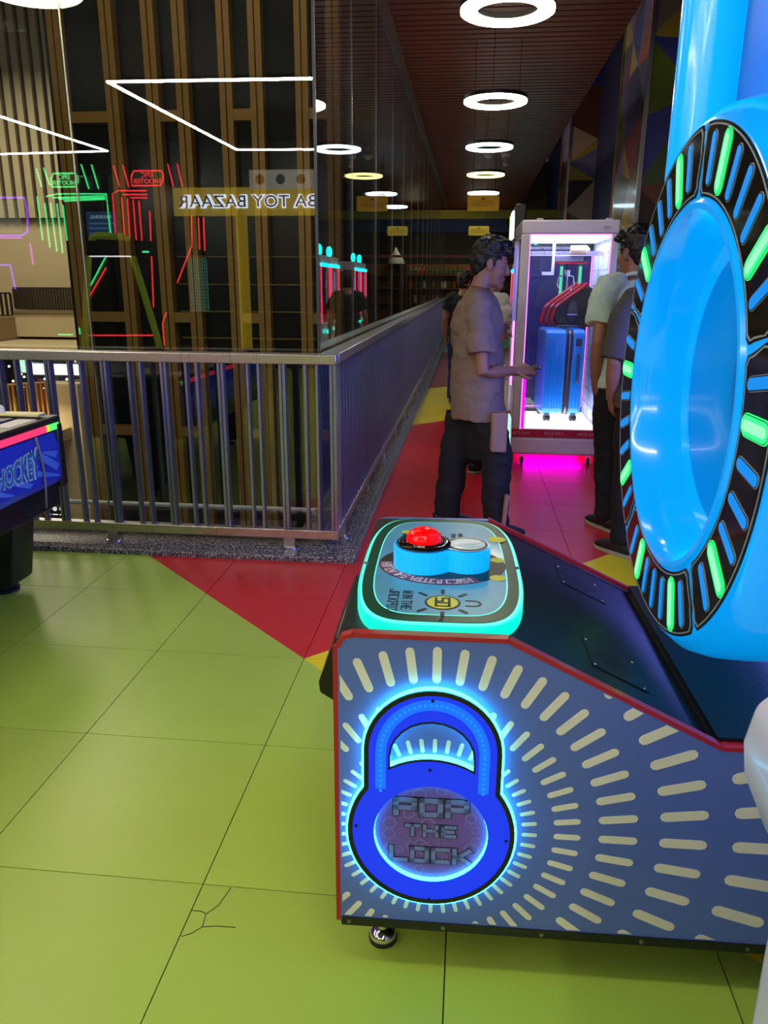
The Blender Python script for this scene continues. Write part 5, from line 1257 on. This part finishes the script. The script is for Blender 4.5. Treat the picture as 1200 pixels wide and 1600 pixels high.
# mesh display stands lit green
for px, wds in ((252, 'narrow mesh display stand left of its twin, mirrored in the glass'), (311, 'narrow mesh display stand right of its twin, mirrored in the glass')):
    p_ = mirr(px, 445, -4.2); r = thing('display_stand', wds, 'stand', (p_.x, -4.2, 0))
    mm_ = MB()
    for i in range(9): mm_.bar((-.14+.035*i, 0, p_.z-.4), (-.14+.035*i, 0, p_.z+.4), .008, .008)
    for i in range(17): mm_.bar((-.14, 0, p_.z-.4+.05*i), (.14, 0, p_.z-.4+.05*i), .008, .008)
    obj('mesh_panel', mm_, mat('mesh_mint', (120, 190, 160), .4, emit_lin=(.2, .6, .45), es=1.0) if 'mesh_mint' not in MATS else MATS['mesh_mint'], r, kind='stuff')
    obj('pole', MB().bar((0, -.02, .02), (0, -.02, p_.z+.4), .03, .03), SCREW, r)
    obj('base', MB().box(-.16, .16, -.14, .12, 0, .02), SCREW, r)

# ================================================================== ATRIUM THINGS
DRAIL = mat('gallery_rail_brown', (44, 34, 24), .5)
def gallery_rail(words, a, b, z, h, n, m_):
    a = Vector(a); b = Vector(b); r = thing('gallery_railing', words, 'railing', (a.x, a.y, z)); d = b-a
    obj('top_rail', MB().bar((0, 0, h), (d.x, d.y, h), .06, .04), m_, r)
    obj('bottom_rail', MB().bar((0, 0, .04), (d.x, d.y, .04), .04, .03), m_, r)
    me = to_mesh('baluster', MB().box(-.022, .022, -.03, .03, .05, h-.02)); me.materials.append(m_)
    for i in range(n+1): obj('baluster', me, m_, r, loc=(d.x*i/n, d.y*i/n, 0))
gallery_rail('dark baluster railing of the upper gallery across the atrium', (-11.9, 19.8, 0), (-10.3, 19.8, 0), .72, .57, 20, DRAIL)
gallery_rail('dark baluster railing of the side gallery at the left edge', (-11.95, 19.7, 0), (-13.2, 17.4, 0), .56, .60, 20, DRAIL)
GR2 = mat('lower_rail_gold', (190, 150, 90), .35, .5)
gallery_rail('golden baluster railing on the lower floor seen between the steel bars', (-11.2, 16.0, 0), (-9.1, 17.5, 0), -1.75, .95, 26, GR2)
struct('trim_13', MB().box(-13, -9.0, 15.2, 17.6, -2.0, -1.752), mat('lower_slab', (170, 150, 112), .6))
LS = thing('shop_sign', 'bright white lit shop sign on the lower floor behind the railing', 'sign', (-10.2, 17.9, -.72))
obj('light_box', MB().box(-.45, .95, 0, .12, 0, .26), glow('lower_sign_white', (.95, 1.0, .98), 1.8), LS)
obj('frame', MB().box(-.47, .97, .01, .14, -.03, 0).box(-.47, .97, .01, .14, .26, .29), SCREW, LS)
obj('post', MB().box(.2, .26, .05, .1, -1.03, -.03), SCREW, LS)
rs_ = thing('round_sign', 'round mint lit sign hanging on the lower floor at the left', 'sign', (-10.62, 17.7, -.62))
obj('disc', MB().lathe([(0, .20), (.06, .20)], (0, 0, .16), (0, 1, 0), 24), glow('round_sign_mint', (.6, 1.0, .75), 1.2), rs_)
obj('hanger', MB().bar((0, .03, .36), (0, .03, .42), .02, .02), SCREW, rs_)
gs = thing('neon_sign', 'green neon ring sign in the dark window at the left edge', 'sign', (-11.35, 17.4, -.75))
obj('neon_tube', MB().tube([(.13*math.cos(a_*PI/8), 0, .3+.17*math.sin(a_*PI/8)) for a_ in range(16)], .03, 8, closed=True), glow('neon_green_small', (.1, 1.0, .3), 1.4), gs, smooth='all')
obj('board', MB().box(-.6, .35, .05, .1, -.6, .75), mat('window_olive', (92, 96, 70), .5), gs)
dv = MB(); q = random.Random(12)
struct('wall_lower', MB().box(-13.5, -9.3, 18.6, 18.7, -1.75, -.26), mat('lower_shop_dark', (40, 36, 30), .6))
SPK = glow('spark_white', (1.0, .95, .8), 2.2)
for k in range(34):
    o = obj('ceiling_spotlight', MB().lathe([(0, .02), (.02, .03), (.03, .03)], (q.uniform(-11.2, -9.45), q.uniform(17.9, 18.4), q.uniform(-1.2, -.36)), (0, -1, .2), 8), SPK)
    tag(o, 'tiny bright shop spotlight on the lower floor behind the railing', 'light', 'small spotlights of the lower shops')
rm = thing('red_mannequin', 'red figure shaped display on the lower floor behind the railing', 'mannequin', (-10.28, 17.75, -1.75))
obj('figure', MB().tube([(0, 0, 0), (0, 0, .35), (0, 0, .62), (0, 0, .72), (0, 0, .78)], [.09, .11, .13, .05, .05], 12), mat('mannequin_red', (180, 50, 40), .5), rm, smooth='all')
obj('head', MB().ell((0, 0, .86), (.07, .08, .09)), MATS['mannequin_red'], rm, smooth='all')
ps = at(85, 790, y=17.2)
EX = thing('shop_poster', 'dark poster with blue lettering far below beside the hockey table', 'poster', (ps.x, 17.2, ps.z))
obj('board', MB().box(-.35, .35, 0, .05, -.42, .42), mat('poster_black', (18, 18, 20), .4), EX)
obj('stand', MB().box(-.3, .3, .05, .35, -6.5-ps.z, -.42), mat('poster_stand', (60, 50, 40), .6), EX)
obj('lettering', MB().mesh(text_mesh('EYEX', .24, .002), frame((0, -.004, .22), (1, 0, 0), (0, 0, 1), (0, -1, 0))), glow('poster_cyan', (.3, .75, 1.0), 1.3), EX)
for k in range(3):
    obj('badge', MB().lathe([(0, .06), (.004, .06)], (-.18+.18*k, 0, -.08), (0, -1, 0), 14), glow('poster_white', (.9, .9, .9), .9) if 'poster_white' not in MATS else MATS['poster_white'], EX)
    obj('caption', MB().box(-.25+.18*k, -.11+.18*k, -.004, 0, -.24, -.21), MATS['poster_white'], EX)
ps = at(62, 795, y=17.4)
OP = thing('orange_poster', 'small orange poster far below, left of the dark one', 'poster', (ps.x, 17.4, ps.z))
obj('board', MB().box(-.16, .16, 0, .04, -.4, .4), mat('poster_orange', (226, 130, 70), .5), OP)
obj('stand', MB().box(-.1, .1, .04, .3, -6.5-ps.z, -.4), MATS['poster_stand'], OP)
# pipe truss just below the floor edge
TR = thing('pipe_truss', 'white painted pipe truss just below the floor edge behind the glass', 'truss', (-3.4, 4.7, -.1))
WP = mat('truss_white', (190, 192, 180), .4)
obj('chord', MB().tube([(0, 0, .12), (2.6, 0, .12)], .014, 8), WP, TR, smooth=True)
obj('chord', MB().tube([(0, .45, -.02), (2.6, .45, -.02)], .014, 8), WP, TR, smooth=True)
for k in range(8): obj('web', MB().tube([(.32*k, .45 if k % 2 else 0, -.02 if k % 2 else .12), (.32*(k+1), 0 if k % 2 else .45, .12 if k % 2 else -.02)], .010, 8), WP, TR, smooth=True)
obj('support', MB().box(.02, .06, -.44, 0, .08, .11), WP, TR); obj('support', MB().box(2.5, 2.54, -.44, 0, .08, .11), WP, TR)
